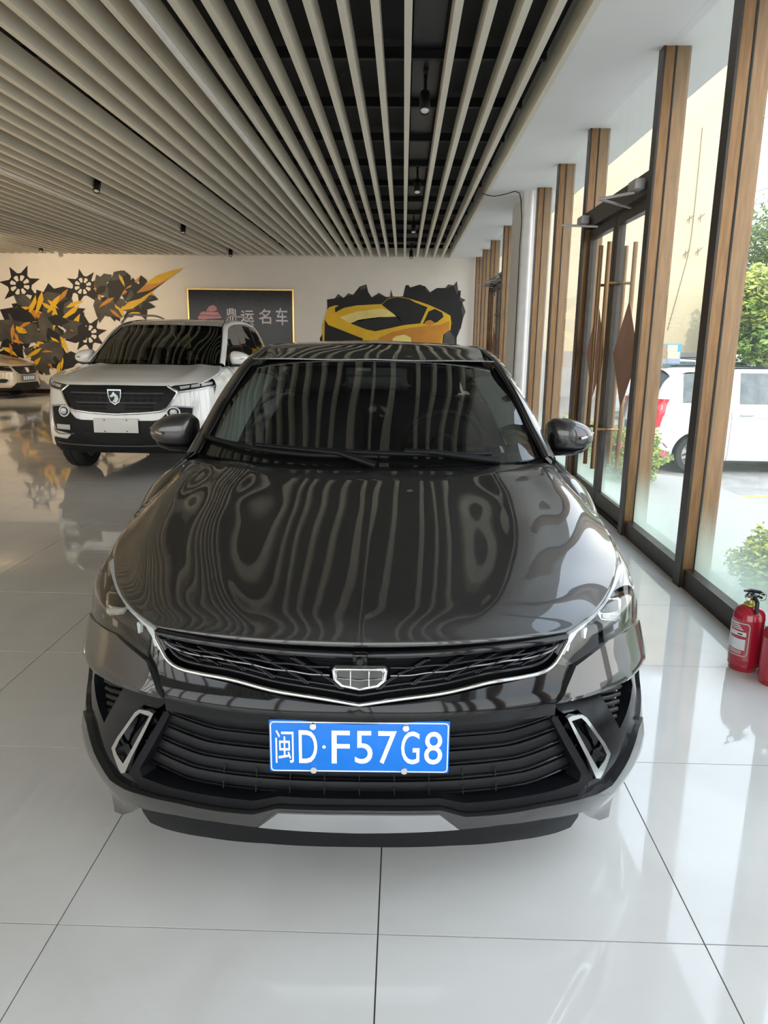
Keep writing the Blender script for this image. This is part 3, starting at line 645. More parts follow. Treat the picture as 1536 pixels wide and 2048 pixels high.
def mir(G): return [[(-p[0], p[1], p[2]) for p in r[:0:-1]] + list(r) for r in G]
def car_body(root, paint_, B):
    """shared lower body, greenhouse, wheels and cabin; all the shapes come from the tables in B"""
    hood = MB().grid(mir(loft(B['hood'], 60, 80))).build('hood', paint_, root, 60)
    sl = hood.modifiers.new('thick', 'SOLIDIFY'); sl.thickness = .014; sl.offset = -1
    Wy = lambda y: np.interp(y, *B['W']); WH = B['wheels']; R = B['R']; Ra = B.get('Ra', R+.05); belt = lambda y: np.interp(y, *B['belt'])
    RAIL = B['rail']; rail = lambda y: (np.interp(y, [q[0] for q in RAIL], [q[1] for q in RAIL]), np.interp(y, [q[0] for q in RAIL], [q[2] for q in RAIL]))
    rl = spline([(x, y, z) for y, x, z in RAIL], 60); sill = B.get('sill', .20); WM = B.get('winmat', M_SIDEG); PM = B.get('pillar', paint_)
    st = [(y, q) for y, q in B['fender']]; zr = B.get('zr', 1.0)
    for y in B['stations']:
        W = Wy(y); zb = belt(y); k = zb-.16
        st.append((y, [(W-.115, zb+.012), (W-.10, zb+.004), (W-.055, zb-.06), (W-.012, k), (W, .36+.28*zb), (W*.985, sill+.22), (W*.965, sill+.07), (W*.93, sill)]))
    for sg in (1, -1):
        for nm, a, b, n in B['panels']:
            arch_mesh(side_grid(st, n, 34, a, b), [(y, R) for y in WH], Ra, sg).build(nm, paint_, root, 40)
            if 'clad' in B:
                z1 = B['clad']; G = [[(x+.008, y, z) for x, y, z in r if z < z1] for r in side_grid(st, n, 60, a, b)]; k = min(map(len, G)); G = [r[-k:] for r in G]
                arch_mesh(G, [(y, R) for y in WH], Ra-.004, sg).build('side_cladding', M_PLAS, root, 40)
        for yw in WH:
            rows_ = [[(sg*(min(Wy(yw), Wy(yw+Ra*math.cos(t)))-.02-d), yw+(Ra+.001)*math.cos(t), R+(Ra+.001)*math.sin(t)) for d in (0, .1, .3)] for t in np.linspace(-.25, math.pi+.25, 30)]
            MB().grid(rows_).build('wheel_liner', M_DEEP, root); wheel(root, sg*(Wy(yw)-.145), yw, R)
    wsg = loft(B['ws'], 24, 24); fw = mir(wsg)
    MB().grid(fw).build('windscreen', B['wsmat'], root, 60)
    fr_ = MB(); n_ = len(fw); c_ = len(fw[0]); ins = lambda i, j: tuple(np.array(fw[i][j])+np.array((0, .004, -.006)))
    for i in range(n_-1):
        for j in range(c_-1):
            if i < 2 or i >= n_-2 or j < 2 or j >= c_-3: fr_.add([ins(i, j), ins(i, j+1), ins(i+1, j+1), ins(i+1, j)], [(0, 1, 2, 3)])
    fr_.build('windscreen_border', M_PIANO, root, 60)
    nA = B.get('nA', 22)
    for sg in (1, -1):
        MB().grid([[(sg*(a[0]+.03), a[1]+.03, a[2]-.022), (sg*(a[0]+.018), a[1], a[2]+.004), (sg*(a[0]-.012), a[1]-.012, a[2]+.012), (sg*(a[0]-.035), a[1]-.002, a[2]+.004)] for a in rl[:nA+2]]).build('a_pillar', PM, root, 50)
        MB().tube([(sg*(p[0]-.028), p[1]-.014, p[2]+.008) for p in rl[:nA]], .0055, 6).build('pillar_seal', M_PLAS, root, 50)
        MB().grid([[(sg*(p[0]+.03), p[1], p[2]-.03), (sg*(p[0]+.022), p[1], p[2]-.004), (sg*p[0], p[1], p[2]+.012), (sg*(p[0]-.03), p[1], p[2]+.014)] for p in rl[nA+1:]]).build('roof_rail', paint_, root, 50)
        def sidep(y, t):
            x1, z1 = rail(y); zb = belt(y)+.01; x0 = Wy(y)-.112
            return (sg*(x0+(x1+.025-x0)*t), y, zb+(z1-.02-zb)*t)
        for nm, a, b, m_ in B['glass']:
            MB().grid([[sidep(y, t) for t in np.linspace(0, 1, 5)] for y in np.linspace(a, b, 14)]).build(nm, {'g': WM, 'p': M_PIANO, 'b': paint_}[m_], root, 50)
    rf = []; yh = B['roof'][0][0]
    for y, zc_ in B['roof']:
        x1, z1 = rail(max(y, B['ws'][-1][-1][1])); dy = B['ws'][-1][-1][1]-yh; ye = y+dy*max(0, 1-(y-yh)/.44)
        rf.append([(0, y, zc_), (x1*.35, y+(ye-y)*.12, zc_-.004), (x1*.68, y+(ye-y)*.5, zc_-(zc_-z1-.014)*.38), (x1*.87, y+(ye-y)*.8, zc_-(zc_-z1-.014)*.72), (x1-.028, ye, z1+.014)])
    rgf = mir(loft(rf, 20, 40)); MB().grid(rgf).build('roof', paint_, root, 60)
    MB().grid([[(p[0]*.97, p[1]+.03, p[2]-.035) for p in r] for r in rgf]).build('headliner', M_CABIN, root, 60)
    MB().grid(mir(loft(B['rearwin'], 10, 10))).build('rear_window', WM, root, 60)
    MB().grid(mir(loft(B['tail'], 12, 24))).build('boot_lid', paint_, root, 40)
    L = B['L']; MB().box((-.60, .45, sill-.03), (.60, L-.15, sill+.04)).build('underbody', M_DEEP, root)
    yb = B['ws'][0][0][1]; zb = B['ws'][0][0][2]
    MB().box((-.70, yb+.09, sill+.04), (.70, yb+.13, zb-.05)).build('bulkhead', M_DEEP, root)
    interior(root, yb+.085, B['seat'], zb-.017, .66)
    return wsg, fw, rgf, rl
def door_mirror(root, x, y, z, paint_, k=1.0):
    for sg in (1, -1):
        mr_ = empty('door_mirror', (sg*x, y, z), 0, parent=root)
        sec = []
        for xx, y0, y1, z0, z1 in ((.0, -.03, .09, .035, .130), (.02, -.06, .095, .018, .150), (.07, -.075, .10, .012, .153), (.12, -.068, .10, .016, .143), (.165, -.045, .095, .030, .122), (.19, -.015, .085, .048, .098), (.197, .01, .075, .06, .085)):
            sec.append([(sg*xx*k, ((y0+y1)/2+(y1-y0)/2*np.sign(math.cos(t))*abs(math.cos(t))**.75)*k, ((z0+z1)/2+(z1-z0)/2*np.sign(math.sin(t))*abs(math.sin(t))**.75)*k) for t in np.linspace(0, 2*math.pi, 29)])
        gg = np.stack([spline([s_[j] for s_ in sec], 22) for j in range(29)], 1)
        mb = MB().grid([list(map(tuple, r)) for r in gg]); mb.f.append(tuple(range(28))); mb.build('mirror_shell', paint_, mr_, 50)
        MB().add([(sg*(.02+.155*u)*k, .103*k, (.02+.115*v)*k) for u, v in ((0, 0), (1, .15), (1, .8), (.1, 1))], [(0, 1, 2, 3)]).build('mirror_glass', M_CHROME, mr_)
        MB().grid([[(sg*xx*k, (yc+.07*math.cos(t)*w)*k, (zc_+.016*math.sin(t))*k) for t in np.linspace(0, 2*math.pi, 17)] for xx, yc, zc_, w in ((-.08, .0, -.012, .5), (-.01, .0, .004, .7), (.04, .005, .008, 1.0), (.10, .01, .010, 1.0), (.15, .02, .020, .75), (.175, .03, .036, .4))]).build('mirror_base', M_PIANO, mr_, 50)
        MB().tube([(sg*(.12+.02*q)*k, (-.078+.011*q+.004*q*q)*k, (.075+.003*q)*k) for q in range(5)], .006*k, 6).build('indicator_strip', M_SATIN, mr_, 50)
# ------------------------------------------------------------------ the dark grey sedan
CX, CY, CYAW = -.090, 1.615, math.radians(1.45)
sedan = empty('sedan', (CX, CY, 0), CYAW, 'dark grey metallic sedan with blue plate and black grille, on the tiles', 'car')
M_CHROMED = mat('smoked_chrome', (.22, .22, .23), .12, metal=1.0, var=.02)
M_PAINT = paint('graphite_metallic_paint', (.046, .044, .044), (.07, .067, .066))
M_WSG = glass('tinted_windscreen', (.40, .43, .41), dirt=.018, dirtcol=(.6, .6, .56), f0=.075)
NOSE = Nose(sedan, CX, CY, CYAW, .872, .86, 2.6,
    ([.15, .20, .25, .30, .42, .55, .75, .9], [1.0, 1.03, 1.045, 1.045, 1.02, 1.0, 1.0, .985]),
    ([.13, .17, .21, .24, .30, .38, .45, .515, .555, .60, .66, .70, .715, .73, .75, .78, .82], [.035, .02, .012, .004, .0, .008, .012, .004, .006, .022, .040, .054, .064, .092, .155, .245, .36]))
S_at, hit, hits, cz, panel, strip, bar = NOSE.S_at, NOSE.hit, NOSE.hits, NOSE.cz, NOSE.panel, NOSE.strip, NOSE.bar
c2 = lambda *q: [(1000+a/3.303, 1080+b/3.303) for a, b in q]
c4 = lambda *q: [(700+a/3.2, 1240+b/3.2) for a, b in q]
# core behind everything
core = [[S_at(s, z, -.075) for s in np.linspace(-.86, .86, 70)] for z in np.linspace(.22, .69, 18)]
MB().grid(core).build('bumper_core', M_DEEP, sedan, 40)
band_bot = [(1109, 1429), (1010, 1441), (897, 1450), (717, 1453)]
band = [(717, 1411), (800, 1404), (900, 1390), (985, 1371), (1040, 1360), (1082, 1347), (1106, 1330), (1122, 1312), (1142, 1326), (1107, 1398)] + band_bot
panel('bumper_band', band, mat('black_gloss_bumper', (.007, .007, .008), .06, var=.05, spec=.42), lambda s, z: .012*math.exp(-((z-.555)/.03)**2), .03, mode='centre')
fang = c2((345, 1078), (405, 950), (475, 818), (560, 760), (700, 655), (830, 590), (897, 522), (925, 590), (948, 660), (968, 745), (972, 790), (935, 768), (905, 800), (895, 868), (760, 930), (640, 985), (500, 1032))
_f0, _f1 = np.array(hit(*c2((400, 1012))[0])), np.array(hit(*c2((925, 748))[0])); _fd = (_f1-_f0)/np.linalg.norm(_f1-_f0); _fn = np.array((-_fd[1], _fd[0]))
def fang_off(s, z):
    d = float(np.dot(np.array((s, z))-_f0, _fn)); return .026-.16*d if d > 0 else max(.0, .026+.75*d)
panel('bumper_corner', fang, M_PAINT, fang_off, .03, step=.016)
rim_ = c2((935, 768), (972, 790), (976, 900), (960, 1050), (925, 1210), (912, 1330), (880, 1390), (905, 1180), (935, 1000), (942, 880))
panel('vent_rim', rim_, M_PAINT, .006, .03, step=.016)
inner = c2((352, 1085), (500, 1040), (640, 992), (760, 938), (895, 876), (930, 800), (938, 880), (930, 1000), (900, 1180), (875, 1390), (830, 1500), (770, 1600), (690, 1650), (600, 1668), (520, 1690), (600, 1600), (640, 1575), (715, 1400), (600, 1200), (520, 1125), (430, 1150), (395, 1130))
vent_hole = c2((655, 1000), (720, 962), (830, 912), (872, 905), (885, 960), (870, 1060), (840, 1160), (800, 1250), (770, 1190), (710, 1090))
panel('vent_surround', inner, M_PIANO, -.004, .04, step=.016, hole=vent_hole)
for sgn in (1, -1):
    for k in range(6):
        a = hit(*c2((690+18*k, 985+42*k))[0]); b = hit(*c2((865-8*k, 930+50*k))[0])
        bar('vent_louvre', [(sgn*(a[0]+(b[0]-a[0])*t), a[1]+(b[1]-a[1])*t, -.022) for t in np.linspace(0, 1, 6)], .012, .04, M_PLAS)
fog_o = c2((425, 1165), (455, 1148), (520, 1140), (550, 1160), (610, 1245), (670, 1330), (706, 1400), (690, 1450), (638, 1562), (612, 1560), (560, 1440), (480, 1280))
fog_i = c2((452, 1182), (515, 1162), (545, 1190), (610, 1280), (650, 1340), (680, 1405), (668, 1440), (625, 1500), (590, 1440), (520, 1310))
panel('fog_trim', fog_o, M_CHROME, .012, .05, step=.012, hole=fog_i)
panel('fog_recess', fog_i, M_DEEP, -.045, .01, step=.02)
panel('fog_insert', c2((560, 1260), (640, 1345), (672, 1410), (625, 1480), (600, 1400)), M_PLAS, -.030, .01, step=.015)
# lower spoiler and lip
sp_top = [(717, 1614), (880, 1614), (928, 1627), (1000, 1622), (1080, 1608), (1150, 1594), (1185, 1584), (1215, 1567), (1240, 1530), (1256, 1495), (1268, 1455), (1276, 1432)]
sp_bot = [(1279, 1500), (1276, 1545), (1257, 1582), (1208, 1630), (1190, 1636), (1172, 1630), (1160, 1618), (1080, 1632), (1000, 1643), (900, 1653), (717, 1659)]
panel('lower_spoiler', sp_top+sp_bot, paint('graphite_paint_lit_spoiler', (.060, .058, .057), (.08, .077, .075)), lambda s, z: .014, .05, mode='centre', step=.022)  # lighter copy of the body paint, coloured for the light its upturned faces catch
panel('skid_plate', [(717, 1621), (877, 1621), (915, 1650), (717, 1657)], M_SATIN, .019, .02, mode='centre', step=.03)
panel('front_lip', [(717, 1656), (900, 1650), (1000, 1640), (1080, 1629), (1158, 1614), (1152, 1632), (1138, 1652), (1110, 1663), (1020, 1679), (900, 1688), (717, 1691)], M_PLAS, .006, .12, mode='centre', step=.025)
# lower intake slats
for k in range(5):
    zc = .497-.043*k; send = .50+.028*k
    pts = []
    for s in np.linspace(-send, send, 41):
        u = abs(s)/send; pts.append((s, zc+.022*max(0, u-.72)/.28, -.012-.006*k))
    bar('intake_slat', pts, .027, .05, M_PLAS)
    r_ = MB().tube([S_at(s, z-.014, o+.003) for s, z, o in pts], .0028, 6); r_.build('slat_edge', M_PIANO, sedan, 50)
for zr_ in (.365, .325):
    for s in np.linspace(-.34, .34, 9): MB().tube([S_at(s, zr_+.012, -.02), S_at(s, zr_-.012, -.02)], .002, 4).build('intake_rib', M_PLAS, sedan)
panel('intake_frame', [(1109, 1431), (1120, 1440), (1190, 1562), (1178, 1584), (1150, 1592), (1080, 1606), (1000, 1620), (928, 1625), (880, 1612), (717, 1612), (717, 1600), (880, 1598), (930, 1608), (1000, 1602), (1100, 1585), (1160, 1565), (1165, 1550), (1105, 1440)], M_PLAS, -.004, .05, mode='mirror', step=.02)
# grille
top_e = [(717, 1300), (850, 1297), (985, 1286), (1070, 1275), (1134, 1264)]
ch = c4((1372, 128), (1340, 185), (1290, 268), (1250, 303), (1210, 322), (1100, 348), (900, 380), (600, 450), (300, 492), (50, 527))
chp = hits(ch); chp[-1] = (0, chp[-1][1]); chs = [tuple(q) for q in spline(chp, 40)]
full = chs + [(-s, z) for s, z in chs[-2::-1]]
strip('grille_chrome', full, .0058, M_CHROME, .012, mirror=False)
tops = hits(top_e); tops[0] = (0, tops[0][1]); tops = [tuple(q) for q in spline(tops, 20)]
tops_f = [(-s, z) for s, z in tops[:0:-1]] + tops
bar('grille_top_bar', [(s, z-.012, .004) for s, z in tops_f], .016, .06, M_PIANO)
for i, (dz, rr_) in enumerate(((.016, .006), (.028, .004))):
    strip('grille_frame', [(s*.985, z+dz) for s, z in full[2:-2]], rr_, M_PIANO, .0, mirror=False)
def gr(u, v):
    """lattice space: u along the half grille, v from top bar to chrome"""
    u_ = min(abs(u), 1.0); st = np.interp(u_, [0, 1], [0, tops[-1][0]*.965]); zt = np.interp(st, [q[0] for q in tops], [q[1] for q in tops])-.02
    zb = np.interp(st, [q[0] for q in chs[::-1]], [q[1] for q in chs[::-1]])+.024
    return (math.copysign(st, u) if u else 0.0, zt+(zb-zt)*v)
MB().grid([[S_at(*gr(u, v), -.045) for u in np.linspace(-1, 1, 50)] for v in np.linspace(-.1, 1.1, 6)]).build('grille_mesh', M_DEEP, sedan)
for v in (.04, .2, .36, .52, .68, .84): strip('grille_fin', [gr(u, v) for u in np.linspace(-.55, .55, 30)], .0022, M_PLAS, -.03, mirror=False)
GU = [.0, .2, .36, .52, .66, .78, .88, .97]
for sgn in (1, -1):
    for i in range(1, len(GU)-1):
        u0 = GU[i]
        P = [gr(sgn*q, v) for q, v in ((u0+.115, .05), (u0+.06, .27), (u0+.05, .33), (u0-.01, .50), (u0-.03, .60), (u0-.09, .82), (u0-.115, .97))]
        rows = [[S_at(s-.008, z, -.008), S_at(s-.006, z, .006), S_at(s+.006, z, .006), S_at(s+.008, z, -.022)] for s, z in P]
        MB().grid(rows).build('grille_link', M_PIANO, sedan, 50)
        strip('grille_link_edge', P, .0022, M_PIANO, .008, mirror=False)
    for v, m_ in ((.30, M_PIANO), (.58, M_CHROMED)):
        strip('grille_rail', [gr(sgn*u, v+.02*math.sin(u*34)) for u in np.linspace(.14, .97, 44)], .0038, m_, .006, mirror=False)
# badge
bz = hit(717, 1347)[1]; yb_ = S_at(0, bz)[1]-.022
bd = empty('badge', (0, yb_, bz), 0, parent=sedan)
def shield(k):
    return [(-.066*k, .022*k), (-.060*k, .028*k), (.060*k, .028*k), (.066*k, .022*k), (.063*k, -.004*k), (.048*k, -.018*k), (.0, -.028*k), (-.048*k, -.018*k), (-.063*k, -.004*k)]
MB().prism(shield(1.0), .014, 'Y', -.007).build('badge_body', M_SATIN, bd, 30)
MB().prism(shield(.90), .003, 'Y', -.0095).build('badge_face', mat('badge_dark_glass', (.03, .032, .035), .06, coat=1.0), bd, 30)
sh = [(a, -.0095, b) for a, b in shield(.93)]
MB().tube(sh, .0032, 8, closed=True).build('badge_outline', M_CHROME, bd, 50)
sh2 = [(a, -.0105, b) for a, b in shield(.86)]
MB().tube(sh2, .0012, 6, closed=True).tube([(-.056, -.0105, .004), (0, -.0105, -.002), (.056, -.0105, .004)], .0016, 6).tube([(-.022, -.0105, .022), (-.022, -.0105, -.019)], .0016, 6).tube([(.022, -.0105, .022), (.022, -.0105, -.019)], .0016, 6).build('badge_lines', M_CHROME, bd, 50)
MB().lathe([(0, -.008), (.008, -.008), (.010, 0), (.010, .02)], (0, yb_+.002, bz+.042), 'Y', 16).bbox((-.018, yb_+.006, bz+.026), (.018, yb_+.03, bz+.056), .004).build('front_camera', M_PIANO, sedan, 40)
# number plate
pl_ = empty('number_plate', (0, .004, .462), 0, parent=sedan)
M_PB = mat('plate_blue', (.0, .17, .68), .35, var=.04, scale=30)
M_PW = mat('plate_white', (.86, .88, .88), .35)
pb = MB().bbox((-.22, -.004, -.07), (.22, .004, .07), .0035).build('plate_panel', M_PB, pl_, 40)
MB().box((-.20, .004, -.055), (.20, .03, .055)).build('plate_bracket', M_PLAS, pl_)
def rrect(w, h, r):
    return [(sx*(w-r)+r*math.cos(a), sy*(h-r)+r*math.sin(a)) for sx, sy, a0 in ((1, 1, 0), (-1, 1, 90), (-1, -1, 180), (1, -1, 270)) for a in [math.radians(a0+t) for t in (0, 30, 60, 90)]]
MB().tube([(a, -.0045, b) for a, b in rrect(.2155, .0655, .008)], .0016, 6, closed=True).build('plate_border', M_PW, pl_, 50)
tx = MB()
sc = .440/1372.
def plx(a): return (a-108)*sc*1.020-.22
for ch_, a0, a1, off_ in (('闽', 156, 292, .0), ('D', 330, 468, .004), ('F', 574, 710, .004), ('5', 748, 880, .004), ('7', 920, 1058, .004), ('G', 1092, 1230, .004), ('8', 1265, 1400, .004)):
    fit_text(tx, ch_, plx(a0), plx(a1), -.0445, .0445, -.0052, off_)
dot = [(plx(518)+.0045*math.cos(t), -.0052, .0045*math.sin(t)) for t in np.linspace(0, 2*math.pi, 17)[:-1]]
tx.add(dot, [tuple(range(16))])
tx.build('plate_lettering', M_PW, pl_, fix=False)
for bx, bz_ in ((438, .056), (1125, .054), (440, -.062), (1118, -.062)):
    MB().lathe([(0, -.010), (.008, -.010), (.0095, -.007), (.0095, -.003)], (plx(bx), 0, bz_), 'Y', 14).build('plate_bolt', M_CHROME, pl_, 40)
# headlights
lens_px = c2((352, 812), (400, 722), (446, 640), (500, 580), (620, 492), (690, 385), (745, 268), (778, 165), (800, 132), (848, 228), (888, 370), (908, 465), (895, 522), (830, 588), (700, 653), (560, 757), (470, 815), (430, 828))
M_LENS = glass('clear_headlamp_lens', (.90, .91, .91), f0=.03)
M_HOUSE = mat('headlamp_housing', (.02, .02, .022), .25, var=.1)
M_DRL = mat('frosted_light_guide', (.80, .82, .82), .15, var=.02, coat=.5)
for sgn, o in zip((1, -1), panel('headlamp_lens', lens_px, M_LENS, .004, .002, step=.016)):
    for nm, pix, m, of, th in (
        ('headlamp_housing', lens_px, M_HOUSE, -.040, .01),
        ('light_guide', c2((400, 770), (440, 690), (470, 625), (560, 560), (660, 480), (740, 330), (775, 210), (792, 165), (815, 190), (790, 260), (760, 330), (700, 430), (600, 540), (520, 610), (475, 680), (430, 760)), M_DRL, -.004, .012),
        ('light_guide', c2((560, 595), (580, 580), (585, 590), (572, 655), (562, 652)), M_DRL, -.004, .01),
        ('light_guide', c2((452, 690), (468, 672), (472, 690), (458, 740), (450, 735)), M_DRL, -.004, .01),
        ('projector_bezel', c2((672, 470), (720, 425), (735, 392), (815, 385), (832, 400), (828, 530), (800, 545), (700, 535), (680, 505)), M_CHROME, -.014, .02),
        ('projector_lens', c2((690, 462), (735, 420), (748, 400), (805, 400), (808, 470), (780, 482), (700, 480)), M_PIANO, -.010, .01),
        ('projector_glass', c2((700, 495), (800, 497), (815, 490), (815, 520), (795, 530), (705, 522)), mat('lamp_glass_grey', (.45, .47, .48), .05, coat=1.0), -.010, .01)):
        q = fill(hits(pix), .016, S_at, of, th)
        (q if sgn > 0 else q.mirrored()).build(nm, m, o, 40)
# hood: control rows from nose to cowl, each from centre line to shut line
edge_px = [(1134, 1263), (1184, 1229), (1220, 1182), (1233, 1139), (1237, 1112)]
E_ = [S_at(*hit(*q)) for q in edge_px]
E_ += [cz(1222, 1075, .799), cz(1188, 1022, .842), cz(1141, 975, .902), cz(1122, 951, .928), cz(1107, 929, .950)]
cz_y = [.055, .10, .17, .27, .40, .58, .78, .94, 1.06, 1.095]; cz_z = [.724, .756, .786, .815, .845, .880, .912, .936, .950, .954]
front = [S_at(*hit(*q)) for q in ((717, 1294), (800, 1293), (905, 1289), (1000, 1281), (1060, 1274), (1105, 1268))]
rows = []
for k, e in enumerate(E_):
    y0, z0 = cz_y[k], cz_z[k]; e = np.array(e)
    if k == 0:
        rows.append([(0, y0, front[0][2])] + [tuple(q) for q in front[1:]] + [tuple(e)]); rows[0][0] = (0, front[0][1], front[0][2]); continue
    u_cr = np.interp(k, [1, 9], [.50, .64]); uc = np.interp(k, [1, 3, 5, 7, 9], [.82, .83, .86, .93, .96]); wg = np.interp(k, [1, 4], [.15, 1]); r = []
    bulge = np.interp(k, [0, 2, 5, 9], [0, .006, .011, .009])
    for j, u in enumerate((0, .26, u_cr-.06, u_cr+.02, (u_cr+.02+uc)/2, uc, 1.0)):
        fall = z0-e[2]; sh = (1-wg)*u**3.2 + wg*(.34*(u/uc)**2.6 if u <= uc else 1.0)
        r.append((e[0]*u, y0+(e[1]-y0)*u**2.0, z0-fall*sh+bulge*(0, 0, .2, 1.1, .9, .5, 0)[j]))
    rows.append(r)
# front fenders, doors, quarter panels
def fsec(y):
    i = [q[1] for q in E_]
    ex = np.interp(y, i, [q[0] for q in E_]); ez = np.interp(y, i, [q[2] for q in E_])
    return ex, ez
def Wy(y): return np.interp(y, [.45, .6, .8, .95, 1.2, 1.6], [.772, .812, .846, .864, .868, .872])
st = []
for y in (.44, .50, .62, .75, .9, 1.02, 1.14, 1.24):
    ex, ez = fsec(y); W = Wy(y)
    st.append((y, [(ex-.035, ez-.022), (ex+.006, ez-.008), (max(ex+.028, W-.03), ez-.05), (W-.006, .70), (W, .58), (W*.985, .42), (W*.955, .27), (W*.92, .20)]))
RAIL = [(1.36, .735, .965), (1.50, .700, 1.06), (1.70, .655, 1.19), (1.93, .600, 1.312), (2.2, .572, 1.366), (2.6, .562, 1.385), (3.1, .556, 1.365), (3.5, .575, 1.29), (3.9, .635, 1.14), (4.2, .70, 1.03)]
wb_ = [(0, 1.115, .962), (.25, 1.135, .963), (.48, 1.21, .965), (.64, 1.31, .967), (.715, 1.395, .968)]
wt_ = [(0, 1.855, 1.334), (.2, 1.862, 1.330), (.38, 1.885, 1.322), (.51, 1.917, 1.312), (.582, 1.945, 1.304)]
wm_ = [tuple(np.array(a)*.5+np.array(b)*.5+np.array((0, -.02, .022))) for a, b in zip(wb_, wt_)]
ROOF = ((1.86, 1.336), (2.0, 1.372), (2.2, 1.398), (2.5, 1.417), (2.8, 1.420), (3.1, 1.405), (3.35, 1.37))
rw = [[(0, 3.35, 1.37), (.3, 3.36, 1.36), (.54, 3.42, 1.30)], [(0, 3.85, 1.20), (.32, 3.86, 1.19), (.6, 3.90, 1.13)], [(0, 4.18, 1.06), (.34, 4.2, 1.055), (.66, 4.22, 1.02)]]
tk = [[(0, 4.18, 1.06), (.34, 4.2, 1.055), (.72, 4.22, 1.0)], [(0, 4.45, 1.05), (.34, 4.44, 1.045), (.68, 4.38, 1.0)], [(0, 4.66, 1.04), (.34, 4.63, 1.03), (.62, 4.55, .96)], [(0, 4.68, .7), (.36, 4.67, .7), (.68, 4.56, .7)], [(0, 4.66, .35), (.36, 4.65, .35), (.66, 4.56, .35)]]
WT = ([.45, .6, .8, .95, 1.2, 1.6, 2.6, 3.2, 3.6, 3.9, 4.3, 4.55, 4.66], [.772, .812, .846, .864, .868, .872, .878, .885, .89, .885, .84, .74, .60])
wsg, full_ws, rgf, rl = car_body(sedan, M_PAINT, dict(hood=rows, W=WT, wheels=(.90, 3.57), R=.325, belt=([1.4, 2.6, 3.6, 4.3, 4.66], [.945, .965, .985, 1.0, .96]), rail=RAIL, fender=st,
    stations=(1.40, 1.6, 2.0, 2.6, 3.2, 3.6, 4.0, 4.3, 4.55, 4.66), panels=(('front_fender', .455, 1.50, 60), ('front_door', 1.506, 2.52, 24), ('rear_door', 2.526, 3.44, 24), ('rear_quarter', 3.446, 4.66, 60)),
    ws=[wb_, wm_, wt_], wsmat=M_WSG, glass=(('side_window', 1.52, 2.48, 'g'), ('b_pillar', 2.48, 2.58, 'p'), ('side_window', 2.58, 3.40, 'g'), ('c_pillar', 3.40, 4.18, 'b')), roof=ROOF, rearwin=rw, tail=tk, L=4.68, seat=2.25))
NOSE.skirt('bumper_side', .93, 1.20, .20, .70, M_PAINT, -.006)
NOSE.skirt('fender_corner', 1.0, 1.24, .68, .77, M_PAINT, -.010, nz=8)
MB().grid([[(p[0]*.66, p[1], p[2]+.003-.002*abs(p[0])) for p in r] for r in rgf[11:34]]).build('sunroof', M_PIANO, sedan, 60)
MB().tube([(p[0], p[1]-.004, p[2]+.003) for p in rgf[0]], .0035, 6).build('windscreen_seal', M_SATIN, sedan, 50)
for sg_ in (1, -1):
    rows_ = []
    for k in range(3, 22):
        a = np.array(wsg[k][-4]); b = np.array(wsg[k][-1]); wd = np.interp(k, [3, 12, 21], [.55, .45, .3])
        d = np.array((-.055-wd*.1, .06, -.02)); rows_.append([tuple((np.array(b)+np.array((-.03, .035, -.012)))*np.array((sg_, 1, 1))), tuple((np.array(b)+np.array((-.075, .05, -.015)))*np.array((sg_, 1, 1))), tuple((np.array(b)+np.array((-.115, .10, -.03)))*np.array((sg_, 1, 1)))])
    MB().grid(rows_).build('pillar_trim', M_TRIMG, sedan, 60)
MB().bbox((-.12, 1.80, 1.205), (.12, 1.825, 1.27), .01).tube([(0, 1.82, 1.26), (0, 1.84, 1.315)], .012, 6).build('rear_view_mirror', mat('mirror_housing', (.05, .055, .055), .3), sedan, 50)
MB().bbox((-.075, 1.86, 1.285), (-.0, 1.88, 1.30), .003).build('toll_tag', mat('pale_tag', (.5, .52, .5), .4), sedan, 50)
# cowl and wipers
cw = [[(0, 1.075, .935), (.35, 1.10, .935), (.62, 1.20, .93), (.70, 1.34, .94)], [(0, 1.13, .945), (.35, 1.16, .946), (.60, 1.29, .95), (.715, 1.40, .962)]]
MB().grid(mir(loft(cw, 20, 6))).build('cowl', M_PLAS, sedan, 60)
def wpt(u, v, lift=.012):
    x = abs(u); i = min(23, max(0, v*23)); i0 = int(i); i1 = min(23, i0+1); f = i-i0
    def at(k):
        r = full_ws[k]; xs_ = [p[0] for p in r]; return np.array((u, np.interp(u, xs_, [p[1] for p in r]), np.interp(u, xs_, [p[2] for p in r])))
    return tuple(at(i0)*(1-f)+at(i1)*f+np.array((0, -lift*.45, lift*.9)))
for (ax, av), (kx, kv), (bx, bv), blade in (((.02, -.0), (-.12, .05), (-.66, .10), ((-.70, .115), (-.35, .055), (.03, .045))), ((.50, -.0), (.25, .055), (.05, .08), ((-.20, .085), (.14, .065), (.47, .05)))):
    wp = empty('wiper', (0, 0, 0), 0, parent=sedan)
    MB().tube([wpt(ax, max(0, av), .01), wpt(kx, kv, .03), wpt(bx*.6+kx*.4, bv*.6+kv*.4, .028)], [.016, .012, .008], 8).build('wiper_arm', M_PLAS, wp, 50)
    MB().tube([wpt(*q, .018) for q in [tuple(t) for t in spline([(a, b) for a, b in blade], 14)]], .010, 8).build('wiper_blade', M_PLAS, wp, 50)
door_mirror(sedan, .775, 1.60, .95, M_PAINT)
